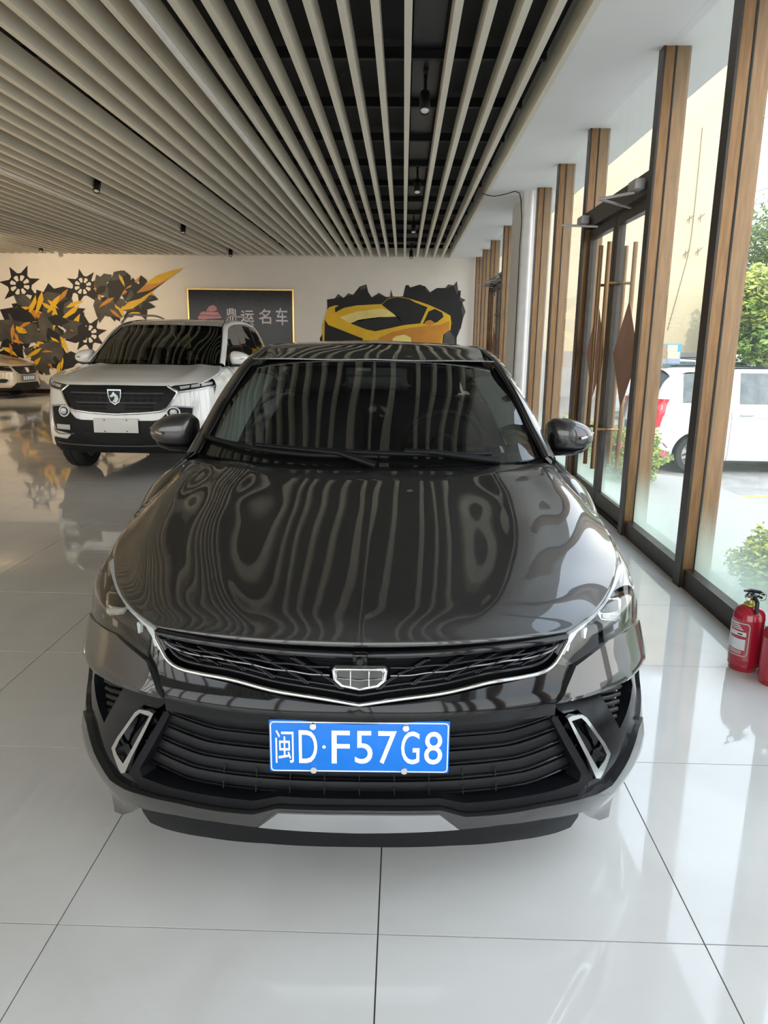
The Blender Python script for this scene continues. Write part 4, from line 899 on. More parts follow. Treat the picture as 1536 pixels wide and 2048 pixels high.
# ------------------------------------------------------------------ the white SUV
UX, UY = -2.80, 7.16
suv = empty('suv', (UX, UY, 0), 0, 'white SUV with black grille, shield badge and blank white plate', 'car')
M_WPAINT = paint('white_solid_paint', (.80, .79, .77), (.84, .83, .81), .35, 0.0)
M_WSG2 = glass('shaded_windscreen', (.22, .24, .22), dirt=.01, dirtcol=(.6, .6, .5), f0=.09)
UN = Nose(suv, UX, UY, 0, .895, .72, 2.7, ([.2, .3, .5, .8, 1.1], [.97, 1.0, 1.0, .985, .95]),
    ([.2, .27, .33, .45, .6, .7, .85, .93, .97, 1.0, 1.04], [.09, .05, .03, .01, .0, .008, .03, .05, .075, .13, .24]))
k1 = lambda *q: [(90+a/4.6545, 740+b/4.6545) for a, b in q]
c1 = lambda *q: [(a/2.954, 500+b/2.954) for a, b in q]
MB().grid([[UN.S_at(s, z, -.004) for s in np.linspace(-1.25, 1.25, 80)] for z in np.linspace(.34, .985, 34)]).build('front_bumper', M_WPAINT, suv, 50)
M_GRL = mat('suv_grille_black', (.008, .008, .009), .45, spec=.25)
UN.panel('grille', k1((690, 140), (1150, 148), (1222, 207), (1130, 347), (1060, 378), (900, 394), (690, 402)), M_GRL, .006, .02, step=.03, mode='centre')
chu = UN.hits(k1((1140, 150), (1226, 207), (1185, 280), (1138, 352), (1105, 375), (1060, 385), (900, 400), (690, 410))); chu[-1] = (0, chu[-1][1])
fullc = chu + [(-s, z) for s, z in chu[-2::-1]]
UN.strip('grille_chrome', fullc, .013, M_CHROME, .012, mirror=False)
g0, g1 = UN.hit(*k1((690, 215))[0])[1], UN.hit(*k1((690, 305))[0])[1]
for z, ext in ((g0, .47), (g1, .40)): UN.strip('grille_bar', [(s, z) for s in np.linspace(-ext, ext, 30)], .009, mat('grille_bar_grey', (.06, .06, .065), .3), .012, mirror=False)
gz2 = UN.hit(*k1((690, 360))[0])[1]
for r_, (z0_, ext) in enumerate((((g0+g1)/2, .43), ((g1+gz2)/2-.01, .34))):
    for s in np.linspace(.12, ext, 5):
        for sg in (1, -1):
            for dz in (.018, -.018): UN.bar('grille_slot', [(sg*(s-.028), z0_+dz, .009), (sg*(s+.028), z0_+dz, .009)], .022, .004, M_DEEP)
bz_ = UN.hit(*k1((690, 248))[0])[1]; yb2 = UN.S_at(0, bz_)[1]-.03
bg = empty('badge', (0, yb2, bz_), 0, parent=suv)
shp = [(-.068, .072), (.068, .072), (.064, .0), (.045, -.05), (0, -.078), (-.045, -.05), (-.064, 0)]
MB().prism([(a*1.0, b) for a, b in shp], .02, 'Y', -.004).build('badge_body', M_CHROME, bg, 30)
MB().prism([(a*.84, b*.84) for a, b in shp], .004, 'Y', -.008).build('badge_field', M_PIANO, bg, 30)
MB().prism([(-.045, .01), (-.025, .022), (-.005, .052), (.005, .036), (.035, .012), (.042, -.02), (.03, -.04), (.012, -.055), (-.022, -.045), (-.006, -.03), (.006, -.005), (-.004, .008), (-.02, -.002), (-.038, -.004)], .006, 'Y', -.013).build('horse_emblem', M_CHROME, bg, 30)
lens2 = c1((1010, 808), (1030, 800), (1150, 787), (1268, 770), (1264, 796), (1200, 810), (1060, 834))
for sg, o in zip((1, -1), UN.panel('headlamp_lens', lens2, M_LENS, .012, .003, step=.03)):
    for nm, pix, m, of in (('headlamp_housing', lens2, M_HOUSE, .002), ('lamp_module', c1((1060, 806), (1120, 798), (1118, 812), (1066, 822)), M_DRL, .006), ('lamp_module', c1((1130, 796), (1180, 790), (1178, 806), (1128, 812)), M_DRL, .006), ('lamp_module', c1((1190, 789), (1255, 778), (1252, 792), (1188, 804)), M_DRL, .006)):
        q = fill(UN.hits(pix), .03, UN.S_at, of, .006); (q if sg > 0 else q.mirrored()).build(nm, m, o, 40)
UN.strip('headlamp_chrome', [tuple(q) for q in spline(UN.hits(c1((1050, 838), (1070, 836), (1150, 824), (1262, 800))), 14)], .010, M_CHROME, .012)
mask = k1((78, 332), (205, 335), (240, 400), (285, 448), (330, 462), (500, 468), (690, 470), (690, 600), (500, 600), (370, 565), (310, 575), (250, 592), (112, 556), (92, 480))
UN.panel('lower_mask', [UN.hit(690/4.6545+90, 740+470/4.6545)] + [(abs(s), z) for s, z in UN.hits(mask[5::-1])] + [(abs(s), z) for s, z in UN.hits(mask[:7:-1])] + [UN.hit(690/4.6545+90, 740+600/4.6545)], M_PLAS, .006, .02, step=.03, mode='centre', raw=True)
for q in (k1((215, 326), (140, 326), (74, 330)), k1((74, 332), (82, 440), (108, 562), (250, 594))):
    UN.strip('mask_chrome', [tuple(t) for t in spline(UN.hits(q), 12)], .008, M_SATIN, .012)
fs, fz = UN.hit(*k1((187, 380))[0])
for sg in (1, -1):
    c = UN.S_at(sg*abs(fs), fz, .014)
    ring = [UN.S_at(sg*(abs(fs)+.062*math.cos(t)), fz+.05*math.sin(t), .014) for t in np.linspace(0, 2*math.pi, 25)[:-1]]
    MB().tube(ring, .008, 6, closed=True).build('fog_ring', M_DRL, suv, 50)
    MB().lathe([(0, -.02), (.03, -.015), (.036, 0), (.036, .02)], c, 'Y', 18).build('fog_lamp', mat('lamp_glass_grey', (.45, .47, .48), .05, coat=1.0), suv, 40)
    ls, lz = UN.hit(*k1((180, 527))[0])
    UN.bar('lower_lamp', [(sg*(abs(ls)+d), lz+.0*d, .016) for d in (-.09, -.03, .03, .09)], .05, .02, mat('lamp_glass_grey', (.45, .47, .48), .05), suv)
UN.panel('lower_cladding', [UN.hit(238, 740+600/4.6545)] + [(abs(s), z) for s, z in UN.hits(k1((500, 598), (370, 560), (310, 570), (250, 602), (215, 640), (100, 618), (105, 650), (122, 702), (180, 738), (300, 752)))] + [UN.hit(238, 740+762/4.6545)], M_PLAS, .014, .05, step=.03, mode='centre', raw=True)
UN.panel('lower_grille', [UN.hit(238, 740+598/4.6545)] + [(abs(s), z) for s, z in UN.hits(k1((440, 598), (440, 668)))] + [UN.hit(238, 740+690/4.6545)], M_DEEP, .016, .01, step=.03, mode='centre', raw=True)
zl = UN.hit(*k1((690, 706))[0])[1]; UN.strip('skid_line', [(s, zl+.03*abs(s)**2) for s in np.linspace(-.68, .68, 30)], .008, mat('grille_bar_grey', (.06, .06, .065), .3), .018, mirror=False)
pz = UN.hit(241, 851)[1]; pe = empty('number_plate', (0, UN.S_at(0, pz)[1]-.02, pz), 0, parent=suv)
MB().bbox((-.22, -.004, -.07), (.22, .004, .07), .003).build('plate_panel', mat('blank_plate_white', (.74, .73, .70), .4), pe, 40)
for a in (-.11, .11):
    for b in (-.055, .055): MB().lathe([(0, -.007), (.006, -.007), (.006, 0)], (a, 0, b), 'Y', 10).build('plate_bolt', M_PLAS, pe)
E2 = [(.775, .335, .978), (.82, .47, 1.012), (.842, .66, 1.045), (.835, .86, 1.072), (.80, 1.06, 1.098), (.77, 1.18, 1.115)]
r2 = []
for k, e in enumerate(E2):
    y0 = (.062, .20, .40, .60, .80, .98)[k]; z0 = (.962, 1.015, 1.055, 1.085, 1.108, 1.128)[k]
    if k == 0: r2.append([UN.S_at(s, z) for s, z in ((0, .962), (.28, .963), (.5, .966), (.66, .97), (.80, .975))] + [e]); continue
    r2.append([(e[0]*u, y0+(e[1]-y0)*u**2, z0-(z0-e[2])*u**3 + (.012 if u == .72 else 0)) for u in (0, .25, .6, .72, .88, 1.0)])
WU = ([.45, .6, .8, .95, 1.2, 1.6, 2.6, 3.2, 3.7, 4.0, 4.3, 4.5, 4.62], [.85, .875, .90, .912, .91, .905, .905, .91, .917, .91, .88, .82, .70])
stu = []
for y in (.50, .62, .75, .9, 1.02, 1.14, 1.2):
    ex = np.interp(y, [q[1] for q in E2], [q[0] for q in E2]); ez = np.interp(y, [q[1] for q in E2], [q[2] for q in E2]); W = np.interp(y, *WU)
    stu.append((y, [(ex-.03, ez-.02), (ex+.006, ez-.008), (max(ex+.045, W-.035), ez-.06), (W-.006, .86), (W, .70), (W*.985, .5), (W*.965, .32), (W*.93, .24)]))
bu = [(0, 1.035, 1.135), (.3, 1.06, 1.136), (.52, 1.13, 1.137), (.66, 1.21, 1.138), (.735, 1.29, 1.14)]; tu = [(0, 1.83, 1.562), (.2, 1.836, 1.559), (.4, 1.86, 1.552), (.55, 1.90, 1.543), (.622, 1.94, 1.533)]
mu = [tuple(np.array(a)*.5+np.array(b)*.5+np.array((0, -.02, .022))) for a, b in zip(bu, tu)]
_, _, rgu, rlu = car_body(suv, M_WPAINT, dict(hood=r2, W=WU, wheels=(.95, 3.70), R=.345, belt=([1.3, 2.6, 3.6, 4.2, 4.62], [1.09, 1.115, 1.14, 1.16, 1.12]), sill=.26, clad=.48,
    rail=[(1.25, .755, 1.13), (1.5, .72, 1.28), (1.75, .68, 1.44), (1.95, .642, 1.54), (2.3, .62, 1.60), (2.8, .615, 1.625), (3.4, .61, 1.61), (3.9, .60, 1.56), (4.3, .63, 1.38), (4.5, .68, 1.17)], fender=stu,
    stations=(1.40, 1.6, 2.0, 2.6, 3.2, 3.6, 4.0, 4.3, 4.5, 4.62), panels=(('front_fender', .50, 1.50, 60), ('front_door', 1.506, 2.44, 24), ('rear_door', 2.446, 3.34, 24), ('rear_quarter', 3.346, 4.62, 60)),
    ws=[bu, mu, tu], wsmat=M_WSG2, glass=(('side_window', 1.42, 2.36, 'g'), ('b_pillar', 2.36, 2.46, 'p'), ('side_window', 2.46, 3.30, 'g'), ('c_pillar', 3.30, 3.38, 'p'), ('side_window', 3.38, 3.95, 'g'), ('d_pillar', 3.95, 4.48, 'b')),
    roof=((1.835, 1.565), (2.1, 1.61), (2.6, 1.645), (3.2, 1.65), (3.8, 1.62), (4.2, 1.56)), rearwin=[[(0, 4.2, 1.56), (.3, 4.2, 1.55), (.58, 4.2, 1.5)], [(0, 4.38, 1.36), (.32, 4.38, 1.35), (.62, 4.36, 1.32)], [(0, 4.5, 1.17), (.34, 4.49, 1.165), (.68, 4.46, 1.15)]],
    tail=[[(0, 4.5, 1.17), (.34, 4.49, 1.165), (.7, 4.46, 1.15)], [(0, 4.62, .95), (.34, 4.6, .95), (.72, 4.54, .95)], [(0, 4.64, .6), (.36, 4.63, .6), (.72, 4.56, .6)], [(0, 4.6, .32), (.36, 4.6, .32), (.7, 4.54, .32)]], L=4.62, seat=2.15, nA=20))
MB().grid([[(p[0]*.66, p[1], p[2]+.003-.002*abs(p[0])) for p in r] for r in rgu[8:34]]).build('sunroof', M_PIANO, suv, 60)
for sg in (1, -1):
    MB().tube(spline([(sg*.625, 1.98, 1.575), (sg*.622, 2.1, 1.635), (sg*.618, 2.8, 1.69), (sg*.61, 3.5, 1.675), (sg*.605, 3.85, 1.60)], 24), .014, 8).build('roof_bar', M_SATIN, suv, 50)
UN.skirt('bumper_side', 1.0, 1.3, .34, .97, M_WPAINT, -.006)
door_mirror(suv, .80, 1.50, 1.10, M_WPAINT, 1.12)
# ------------------------------------------------------------------ champagne sedan by the far wall
AX, AY, AYAW = -8.62, 17.0, math.radians(80)
sed2 = empty('sedan', (AX, AY, 0), AYAW, 'champagne gold sedan parked by the gear mural, nose towards the white SUV', 'car')
M_CPAINT = paint('champagne_paint', (.46, .38, .28), (.54, .45, .34), .35, .4)
AN = Nose(sed2, AX, AY, AYAW, .872, .80, 2.5, ([.15, .3, .55, .9], [.98, 1.0, 1.0, .98]), ([.15, .2, .3, .45, .6, .7, .75, .80], [.06, .03, .0, .0, .01, .05, .09, .2]))
MB().grid([[AN.S_at(s, z, -.004) for s in np.linspace(-1.2, 1.2, 60)] for z in np.linspace(.2, .745, 24)]).build('front_bumper', M_CPAINT, sed2, 50)
AN.panel('grille', [(0, .725), (.40, .725), (.34, .60), (.27, .555), (0, .545)], M_GRL, .006, .02, mode='centre', raw=True, step=.04)
for z in (.69, .65, .61, .575): AN.strip('grille_bar', [(s, z) for s in np.linspace(-.34, .34, 16)], .006, M_CHROMED, .01, mirror=False)
AN.panel('badge', [(0, .70), (.06, .70), (.05, .60), (0, .58)], M_CHROME, .016, .01, mode='centre', raw=True, step=.04)
AN.strip('grille_chrome', [(.43, .725), (.36, .60), (.28, .55)], .010, M_CHROME, .01)
for o, sg in zip(AN.panel('headlamp_lens', [(.45, .735), (.90, .76), (.92, .70), (.80, .64), (.42, .615)], M_LENS, .008, .004, raw=True, step=.04), (1, -1)):
    q = fill([(.46, .73), (.89, .75), (.90, .70), (.79, .65), (.43, .62)], .04, AN.S_at, .0, .006); (q if sg > 0 else q.mirrored()).build('headlamp_housing', M_CHROMED, o, 40)
AN.panel('fog_pod', [(.56, .44), (.66, .46), (.80, .45), (.82, .39), (.66, .36), (.58, .40)], M_DEEP, .003, .01, raw=True, step=.04)
AN.strip('fog_chrome', [(.54, .42), (.62, .36), (.80, .37)], .008, M_CHROME, .008)
AN.panel('lower_intake', [(0, .36), (.36, .36), (.50, .25), (0, .245)], M_DEEP, .004, .01, mode='centre', raw=True, step=.05)
AN.panel('front_lip', [(0, .25), (.52, .25), (.95, .27), (.95, .20), (0, .18)], M_PLAS, .008, .06, mode='centre', raw=True, step=.05)
pe = empty('number_plate', (0, -.02, .46), 0, parent=sed2)
MB().bbox((-.22, -.004, -.07), (.22, .004, .07), .003).build('plate_panel', mat('dull_blue_plate', (.07, .13, .24), .4), pe, 40)
tm_ = MB()
for k_ in range(6): tm_.box((-.19+.065*k_, -.006, -.04), (-.155+.065*k_, -.004, .04))
tm_.build('plate_lettering', mat('plate_white', (.86, .88, .88), .35), pe)
car_body(sed2, M_CPAINT, dict(hood=rows, W=WT, wheels=(.90, 3.57), R=.325, belt=([1.4, 2.6, 3.6, 4.3, 4.66], [.945, .965, .985, 1.0, .96]), rail=RAIL, fender=st,
    stations=(1.40, 1.6, 2.0, 2.6, 3.2, 3.6, 4.0, 4.3, 4.55, 4.66), panels=(('front_fender', .455, 1.50, 60), ('front_door', 1.506, 2.52, 24), ('rear_door', 2.526, 3.44, 24), ('rear_quarter', 3.446, 4.66, 60)),
    ws=[wb_, wm_, wt_], wsmat=M_WSG2, glass=(('side_window', 1.52, 2.48, 'g'), ('b_pillar', 2.48, 2.58, 'p'), ('side_window', 2.58, 3.40, 'g'), ('c_pillar', 3.40, 4.18, 'b')), roof=ROOF, rearwin=rw, tail=tk, L=4.68, seat=2.25))
AN.skirt('bumper_side', .93, 1.22, .20, .74, M_CPAINT, -.006)
door_mirror(sed2, .775, 1.60, .95, M_CPAINT)
# ------------------------------------------------------------------ white van out in the yard
VX, VY = 8.25, 12.48
van = empty('van', (VX, VY, GZ), math.radians(90), 'white people carrier parked in the yard, red tail lamp by the doors', 'van')
EV = [(.70, .25, .92), (.76, .40, .97), (.775, .6, 1.02), (.77, .8, 1.06), (.75, .95, 1.08)]
rv = [[(e[0]*u, y0+(e[1]-y0)*u**2, z0-(z0-e[2])*u**3) for u in (0, .3, .6, .85, 1.0)] for e, y0, z0 in zip(EV, (.04, .2, .4, .6, .78), (.90, .98, 1.04, 1.08, 1.11))]
WV = ([.3, .5, .8, 1.2, 2.5, 3.6, 4.0, 4.25, 4.35], [.80, .83, .85, .86, .86, .86, .85, .83, .80])
stv = []
for y in (.3, .5, .7, .85, .95):
    ex = np.interp(y, [q[1] for q in EV], [q[0] for q in EV]); ez = np.interp(y, [q[1] for q in EV], [q[2] for q in EV]); W = np.interp(y, *WV)
    stv.append((y, [(ex-.03, ez-.02), (ex+.006, ez-.008), (max(ex+.045, W-.035), ez-.06), (W-.006, .86), (W, .70), (W*.985, .45), (W*.965, .27), (W*.93, .22)]))
bv = [(0, .82, 1.12), (.3, .84, 1.12), (.5, .88, 1.12), (.64, .95, 1.12), (.72, 1.02, 1.12)]; tv = [(0, 1.45, 1.585), (.2, 1.455, 1.583), (.4, 1.47, 1.578), (.55, 1.5, 1.57), (.63, 1.53, 1.56)]
mv = [tuple(np.array(a)*.5+np.array(b)*.5+np.array((0, -.02, .022))) for a, b in zip(bv, tv)]
M_VPAINT = paint('van_white_paint', (.62, .625, .635), (.66, .665, .675), .35, 0.0)
M_VGL = mat('dusty_dark_glass', (.10, .12, .13), .12, coat=.5, var=.3, scale=8)
car_body(van, M_VPAINT, dict(hood=rv, W=WV, wheels=(.78, 3.62), R=.31, Ra=.37, belt=([1.0, 2.6, 4.0, 4.35], [1.08, 1.09, 1.10, 1.10]), sill=.22,
    rail=[(.98, .74, 1.11), (1.15, .71, 1.27), (1.35, .67, 1.45), (1.53, .64, 1.55), (1.9, .63, 1.60), (2.6, .63, 1.61), (3.4, .63, 1.60), (3.95, .63, 1.57), (4.15, .66, 1.40), (4.27, .70, 1.13)], fender=stv,
    stations=(1.1, 1.3, 1.6, 2.0, 2.6, 3.2, 3.6, 4.0, 4.25, 4.35), panels=(('front_fender', .30, 1.10, 40), ('front_door', 1.106, 1.99, 24), ('sliding_door', 1.996, 3.12, 30), ('rear_quarter', 3.126, 4.35, 60)),
    ws=[bv, mv, tv], wsmat=M_WSG2, winmat=M_VGL, glass=(('side_window', 1.12, 1.92, 'g'), ('b_pillar', 1.92, 2.08, 'b'), ('side_window', 2.08, 2.98, 'g'), ('c_pillar', 2.98, 3.22, 'b'), ('side_window', 3.22, 3.86, 'g'), ('d_pillar', 3.86, 4.26, 'b')),
    roof=((1.455, 1.587), (1.8, 1.625), (2.4, 1.645), (3.2, 1.645), (3.7, 1.63), (4.05, 1.60)), rearwin=[[(0, 4.10, 1.55), (.3, 4.10, 1.545), (.62, 4.07, 1.52)], [(0, 4.22, 1.33), (.32, 4.22, 1.33), (.65, 4.18, 1.32)], [(0, 4.32, 1.10), (.34, 4.31, 1.10), (.66, 4.27, 1.10)]],
    tail=[[(0, 4.32, 1.10), (.34, 4.31, 1.10), (.72, 4.28, 1.10)], [(0, 4.38, .85), (.34, 4.37, .85), (.78, 4.32, .85)], [(0, 4.42, .6), (.36, 4.41, .6), (.80, 4.34, .6)], [(0, 4.42, .28), (.36, 4.41, .28), (.80, 4.33, .28)]], L=4.35, seat=1.75, nA=18))
M_RED = mat('red_tail_lens', (.60, .01, .03), .15, coat=.8, var=.2, scale=12)
for sg in (1, -1):
    tl_ = MB().grid([[(sg*(.775-.08*t*0+.0), 0, 0) for t in (0, 1)] for _ in (0, 1)])
    G_ = []
    for z, a, b, y in ((1.17, .02, .10, 4.20), (1.10, -.01, .16, 4.24), (.98, -.03, .20, 4.28), (.88, -.03, .19, 4.305), (.80, -.02, .14, 4.32), (.74, .0, .06, 4.325)):
        W = .845 if z < 1.05 else .80
        G_.append([(sg*(W-.02), y-.13+a*.3, z), (sg*(W+.002), y-.08+a, z), (sg*(W-.015), y+.0, z), (sg*(W-.06), y+.05, z), (sg*(W-.06-b*.6), y+.065, z)])
    tl_ = MB().grid(loft(G_, 12, 12)).build('tail_lamp', M_RED, van, 50)
    MB().grid([[(p[0]+sg*.004, p[1]+.005, p[2]) for p in r] for r in loft([[G_[2][3], G_[2][4]], [G_[3][3], G_[3][4]]], 4, 4)]).build('reverse_lens', mat('clear_lens_grey', (.6, .62, .62), .1), tl_, 50)
    MB().bbox((min(sg*.855, sg*.885), 2.78, .93), (max(sg*.855, sg*.885), 3.0, .97), .01).build('door_handle', M_CHROME, van, 50)
    MB().tube([(sg*.866, y, .90) for y in (1.1, 2.0, 3.1, 4.2)], .004, 5).build('body_crease', mat('crease_grey', (.45, .46, .47), .5), van)
    MB().tube(spline([(sg*.66, 1.7, 1.62), (sg*.655, 2.6, 1.655), (sg*.65, 3.6, 1.635)], 14), .012, 6).build('roof_bar', M_PLAS, van, 50)
MB().bbox((-.82, 4.28, .26), (.82, 4.46, .52), .05).build('rear_bumper', M_VPAINT, van, 50)
MB().box((-.24, 4.43, .62), (.24, 4.445, .75)).build('rear_plate', mat('dull_blue_plate', (.07, .13, .24), .4), van)
MB().bbox((-.78, .0, .25), (.78, .35, .55), .08).bbox((-.74, .02, .55), (.74, .3, .88), .08).build('front_bumper', M_VPAINT, van, 60)
van2 = copy_tree(van)
van2.location = (8.9, 17.2, GZ); van2.rotation_euler = (0, 0, math.radians(38)); van2['label'] = 'second white people carrier half hidden behind the nearer white van roof'
# ------------------------------------------------------------------ murals and sign on the back wall
def wall_poly(pts, y, m, name, parent, T=.003):
    P = [px(a, b, Y=YB) for a, b in pts]; o = parent.location
    V = [Vector((p.x, p.z)) for p in P]; n = len(V)
    r = delaunay_2d_cdt(V, [(i, (i+1) % n) for i in range(n)], [], 1, 1e-6)
    V2 = [tuple(q) for q in r[0]]; T2 = [f for f in r[2] if in_poly((sum(V2[i][0] for i in f)/3, sum(V2[i][1] for i in f)/3), [tuple(q) for q in V])]
    y += .004; return MB().add([(a-o.x, YB-y-o.y, b-o.z) for a, b in V2], [tuple(f) for f in T2]).build(name, m, parent)
m5 = lambda *q: [(630+a/4.8, 550+b/4.8) for a, b in q]
M_MBLK = mat('mural_black', (.008, .0075, .0075), .6, var=.4, scale=3); M_MYEL = mat('mural_yellow', (.74, .43, .01), .55, var=.15, scale=1.5); M_MORG = mat('mural_orange', (.55, .22, .02), .55, var=.2, scale=1.5); M_MCRM = mat('mural_cream', (.85, .66, .22), .55, var=.2, scale=1.2); M_MGRY = mat('mural_grey', (.07, .062, .052), .6, var=.4, scale=3)
mc = empty('car_mural', (0, YB-.02, 1.4), 0, 'mural of a yellow coupe bursting through a jagged black hole', 'mural')
wall_poly(m5((100, 860), (45, 610), (75, 560), (120, 330), (115, 235), (190, 225), (222, 180), (275, 220), (320, 175), (365, 190), (430, 110), (495, 90), (510, 160), (545, 215), (615, 170), (680, 210), (720, 210), (730, 140), (748, 205), (845, 205), (870, 100), (895, 95), (915, 120), (1005, 92), (1060, 110), (1105, 165), (1170, 125), (1250, 125), (1280, 90), (1330, 100), (1362, 60), (1375, 150), (1400, 150), (1395, 215), (1445, 240), (1415, 265), (1445, 350), (1420, 420), (1400, 510), (1360, 600), (1360, 860)), .002, M_MBLK, 'broken_hole', mc)
for q in (((1330, 100), (1362, 60), (1375, 150), (1365, 190)), ((1395, 215), (1445, 240), (1415, 265), (1385, 240)), ((1250, 125), (1280, 90), (1320, 105), (1260, 130)), ((1415, 265), (1445, 350), (1420, 420), (1405, 330)), ((190, 225), (222, 180), (275, 220), (230, 215)), ((275, 220), (320, 175), (365, 190), (320, 200)), ((430, 110), (495, 90), (490, 130), (440, 145)), ((545, 215), (615, 170), (680, 210), (610, 190)), ((720, 210), (730, 140), (748, 205)), ((1060, 110), (1105, 165), (1120, 180), (1065, 150)), ((1400, 510), (1360, 600), (1360, 690), (1340, 690), (1380, 520))):
    wall_poly(m5(*q), .004, M_MGRY, 'hole_shard', mc)
wall_poly(m5((75, 860), (70, 480), (95, 420), (110, 350), (135, 310), (190, 292), (330, 285), (640, 280), (700, 225), (790, 205), (900, 225), (1000, 255), (1100, 290), (1200, 335), (1300, 390), (1308, 460), (1300, 530), (1270, 535), (1230, 570), (1200, 860)), .006, M_MYEL, 'painted_body', mc)
wall_poly(m5((640, 285), (700, 230), (790, 210), (900, 230), (960, 262), (1080, 310), (1010, 465), (860, 480), (780, 395)), .008, M_MBLK, 'painted_windscreen', mc)
wall_poly(m5((340, 465), (420, 430), (600, 405), (800, 400), (860, 480), (700, 515), (580, 540), (500, 525)), .008, M_MBLK, 'painted_stripe', mc)
wall_poly(m5((235, 405), (400, 350), (640, 320), (700, 340), (800, 395), (500, 425), (335, 462)), .008, M_MCRM, 'painted_stripe', mc)
wall_poly(m5((190, 320), (250, 275), (400, 268), (620, 280), (400, 292), (280, 315), (195, 360)), .008, M_MBLK, 'painted_shade', mc)
wall_poly(m5((1035, 470), (1090, 350), (1150, 325), (1220, 360), (1235, 400), (1170, 455)), .008, M_MBLK, 'painted_side_window', mc)
wall_poly(m5((600, 860), (610, 605), (750, 545), (900, 510), (1050, 490), (1200, 480), (1290, 440), (1290, 530), (1220, 580), (1190, 860)), .008, M_MORG, 'painted_flank', mc)
wall_poly(m5((1045, 470), (1070, 440), (1110, 432), (1160, 465), (1100, 485)), .010, M_MORG, 'painted_mirror', mc)
wall_poly(m5((85, 860), (95, 430), (130, 480), (460, 610), (460, 860)), .008, M_MBLK, 'painted_front', mc)
wall_poly(m5((1205, 860), (1240, 570), (1290, 530), (1310, 560), (1340, 600), (1350, 860)), .010, M_MGRY, 'painted_wheel', mc)
wall_poly(m5((740, 860), (745, 610), (780, 585), (860, 572), (920, 600), (940, 860)), .010, M_MCRM, 'painted_arch', mc)
# generic gear and shard mural
mg = empty('gear_mural', (-8, YB-.02, 1.4), 0, 'mural of spiked gears and angular yellow and black shards', 'mural')
def gear(cx_, cy_g, r, spikes, a0=0.0):
    pts = []
    for k in range(spikes):
        a = a0+2*math.pi*k/spikes
        for da, q in ((-.30, .92), (0, 1.62), (.30, .92)): pts.append((cx_+r*q*math.cos(a+da), cy_g-r*q*math.sin(a+da)))
    wall_poly(pts, .003, M_MBLK, 'gear', mg)
    for k in range(8):
        a = a0+k*math.pi/4+.2; wall_poly([(cx_+r*q*math.cos(a+d), cy_g-r*q*math.sin(a+d)) for q, d in ((.34, -.25), (.72, -.25), (.78, 0), (.72, .25), (.34, .25))], .005, M_WALL, 'gear_gap', mg)
gear(40, 570, 26, 7, .3); gear(166, 572, 22, 7, .9); gear(176, 668, 24, 8, .2)
rg_ = random.Random(17)
def shard(cx_, cy_g, L, w, a, m, d):
    c, s = math.cos(a), math.sin(a); k = (rg_.random()-.5)*w*.9
    wall_poly([(cx_+u*c-v*s, cy_g+u*s+v*c) for u, v in ((-L, 0), (-L*.35, -w+k), (L*.45, -w*.7+k), (L, 0), (L*.3, w*.55+k), (-L*.4, w*.75+k))], d, m, 'shard', mg)
dd = .006
for (ex, ey, rx, ry, n, big) in ((95, 640, 70, 55, 70, 26), (240, 595, 58, 42, 52, 20), (25, 680, 22, 34, 16, 20), (105, 712, 46, 30, 34, 21)):
    for k in range(n):
        t = rg_.random()*6.28; q = math.sqrt(rg_.random()); X_, Y_ = ex+rx*q*math.cos(t), ey+ry*q*math.sin(t)
        m_ = M_MBLK if k < n*.4 else rg_.choice([M_MBLK, M_MGRY, M_MGRY, M_MYEL, M_MORG, M_MORG, M_MYEL])
        dark = m_ in (M_MBLK, M_MGRY); L_ = big*(.8+.6*rg_.random()) if dark else big*(.5+.5*rg_.random())
        shard(X_, Y_, L_, L_*(.55 if dark else .25), rg_.random()*3.14-.5, m_, dd); dd += .00006
for k in range(4): shard(275+18*k, 600-16*k, 42, 9, -.55+.05*k, (M_MYEL, M_MBLK, M_MORG, M_MYEL)[k], dd); dd += .0002
# framed lacquer sign
f0 = px(486, 690, Y=YB)
fs_ = empty('wall_sign', (f0.x, YB-.05, f0.z), 0, 'black lacquer sign with gold frame and silver Chinese characters', 'sign')
def on_sign(x, y): 
    p = px(x, y, Y=YB-.05); return p.x-f0.x, p.z-f0.z
(xa, za), (xb, zb_) = on_sign(389, 860), on_sign(585, 581)
MB().box((xa, .0, za), (xb, .04, zb_)).build('board', mat('black_lacquer', (.008, .006, .006), .12, var=.2, spec=.25), fs_)
M_GOLD = mat('polished_gold_frame', (.70, .45, .16), .18, metal=1.0)
for lo, hi in (((xa-.03, -.02, za-.03), (xa+.01, .045, zb_+.03)), ((xb-.01, -.02, za-.03), (xb+.03, .045, zb_+.03)), ((xa, -.02, zb_-.01), (xb, .045, zb_+.03)), ((xa, -.02, za-.03), (xb, .045, za+.01))):
    MB().bbox(lo, hi, .006).build('frame', M_GOLD, fs_)
M_SILV = mat('pale_silver_character', (.72, .64, .68), .4)
tl2 = MB()
for chx, x0, x1, y0, y1 in (('鼎', 453, 472, 617, 641), ('运', 482, 508, 621, 644), ('名', 518, 542, 618, 648), ('车', 552, 575, 616, 650)):
    a, b = on_sign(x0, y1); c, d = on_sign(x1, y0); fit_text(tl2, chx, a, c, b, d, -.006, .012)
tl2.build('characters', M_SILV, fs_, fix=False)
M_PINK = mat('pink_logo', (.55, .26, .28), .5)
for pts in (((399, 627), (405, 623), (436, 624), (441, 631), (400, 630)), ((396, 633), (398, 631), (442, 632), (443, 636), (397, 640)), ((412, 622), (418, 613), (426, 610), (433, 614), (434, 621), (424, 623))):
    q = [on_sign(*p) for p in pts]; MB().prism(q, .004, 'Y', -.006).build('logo_piece', M_PINK, fs_)
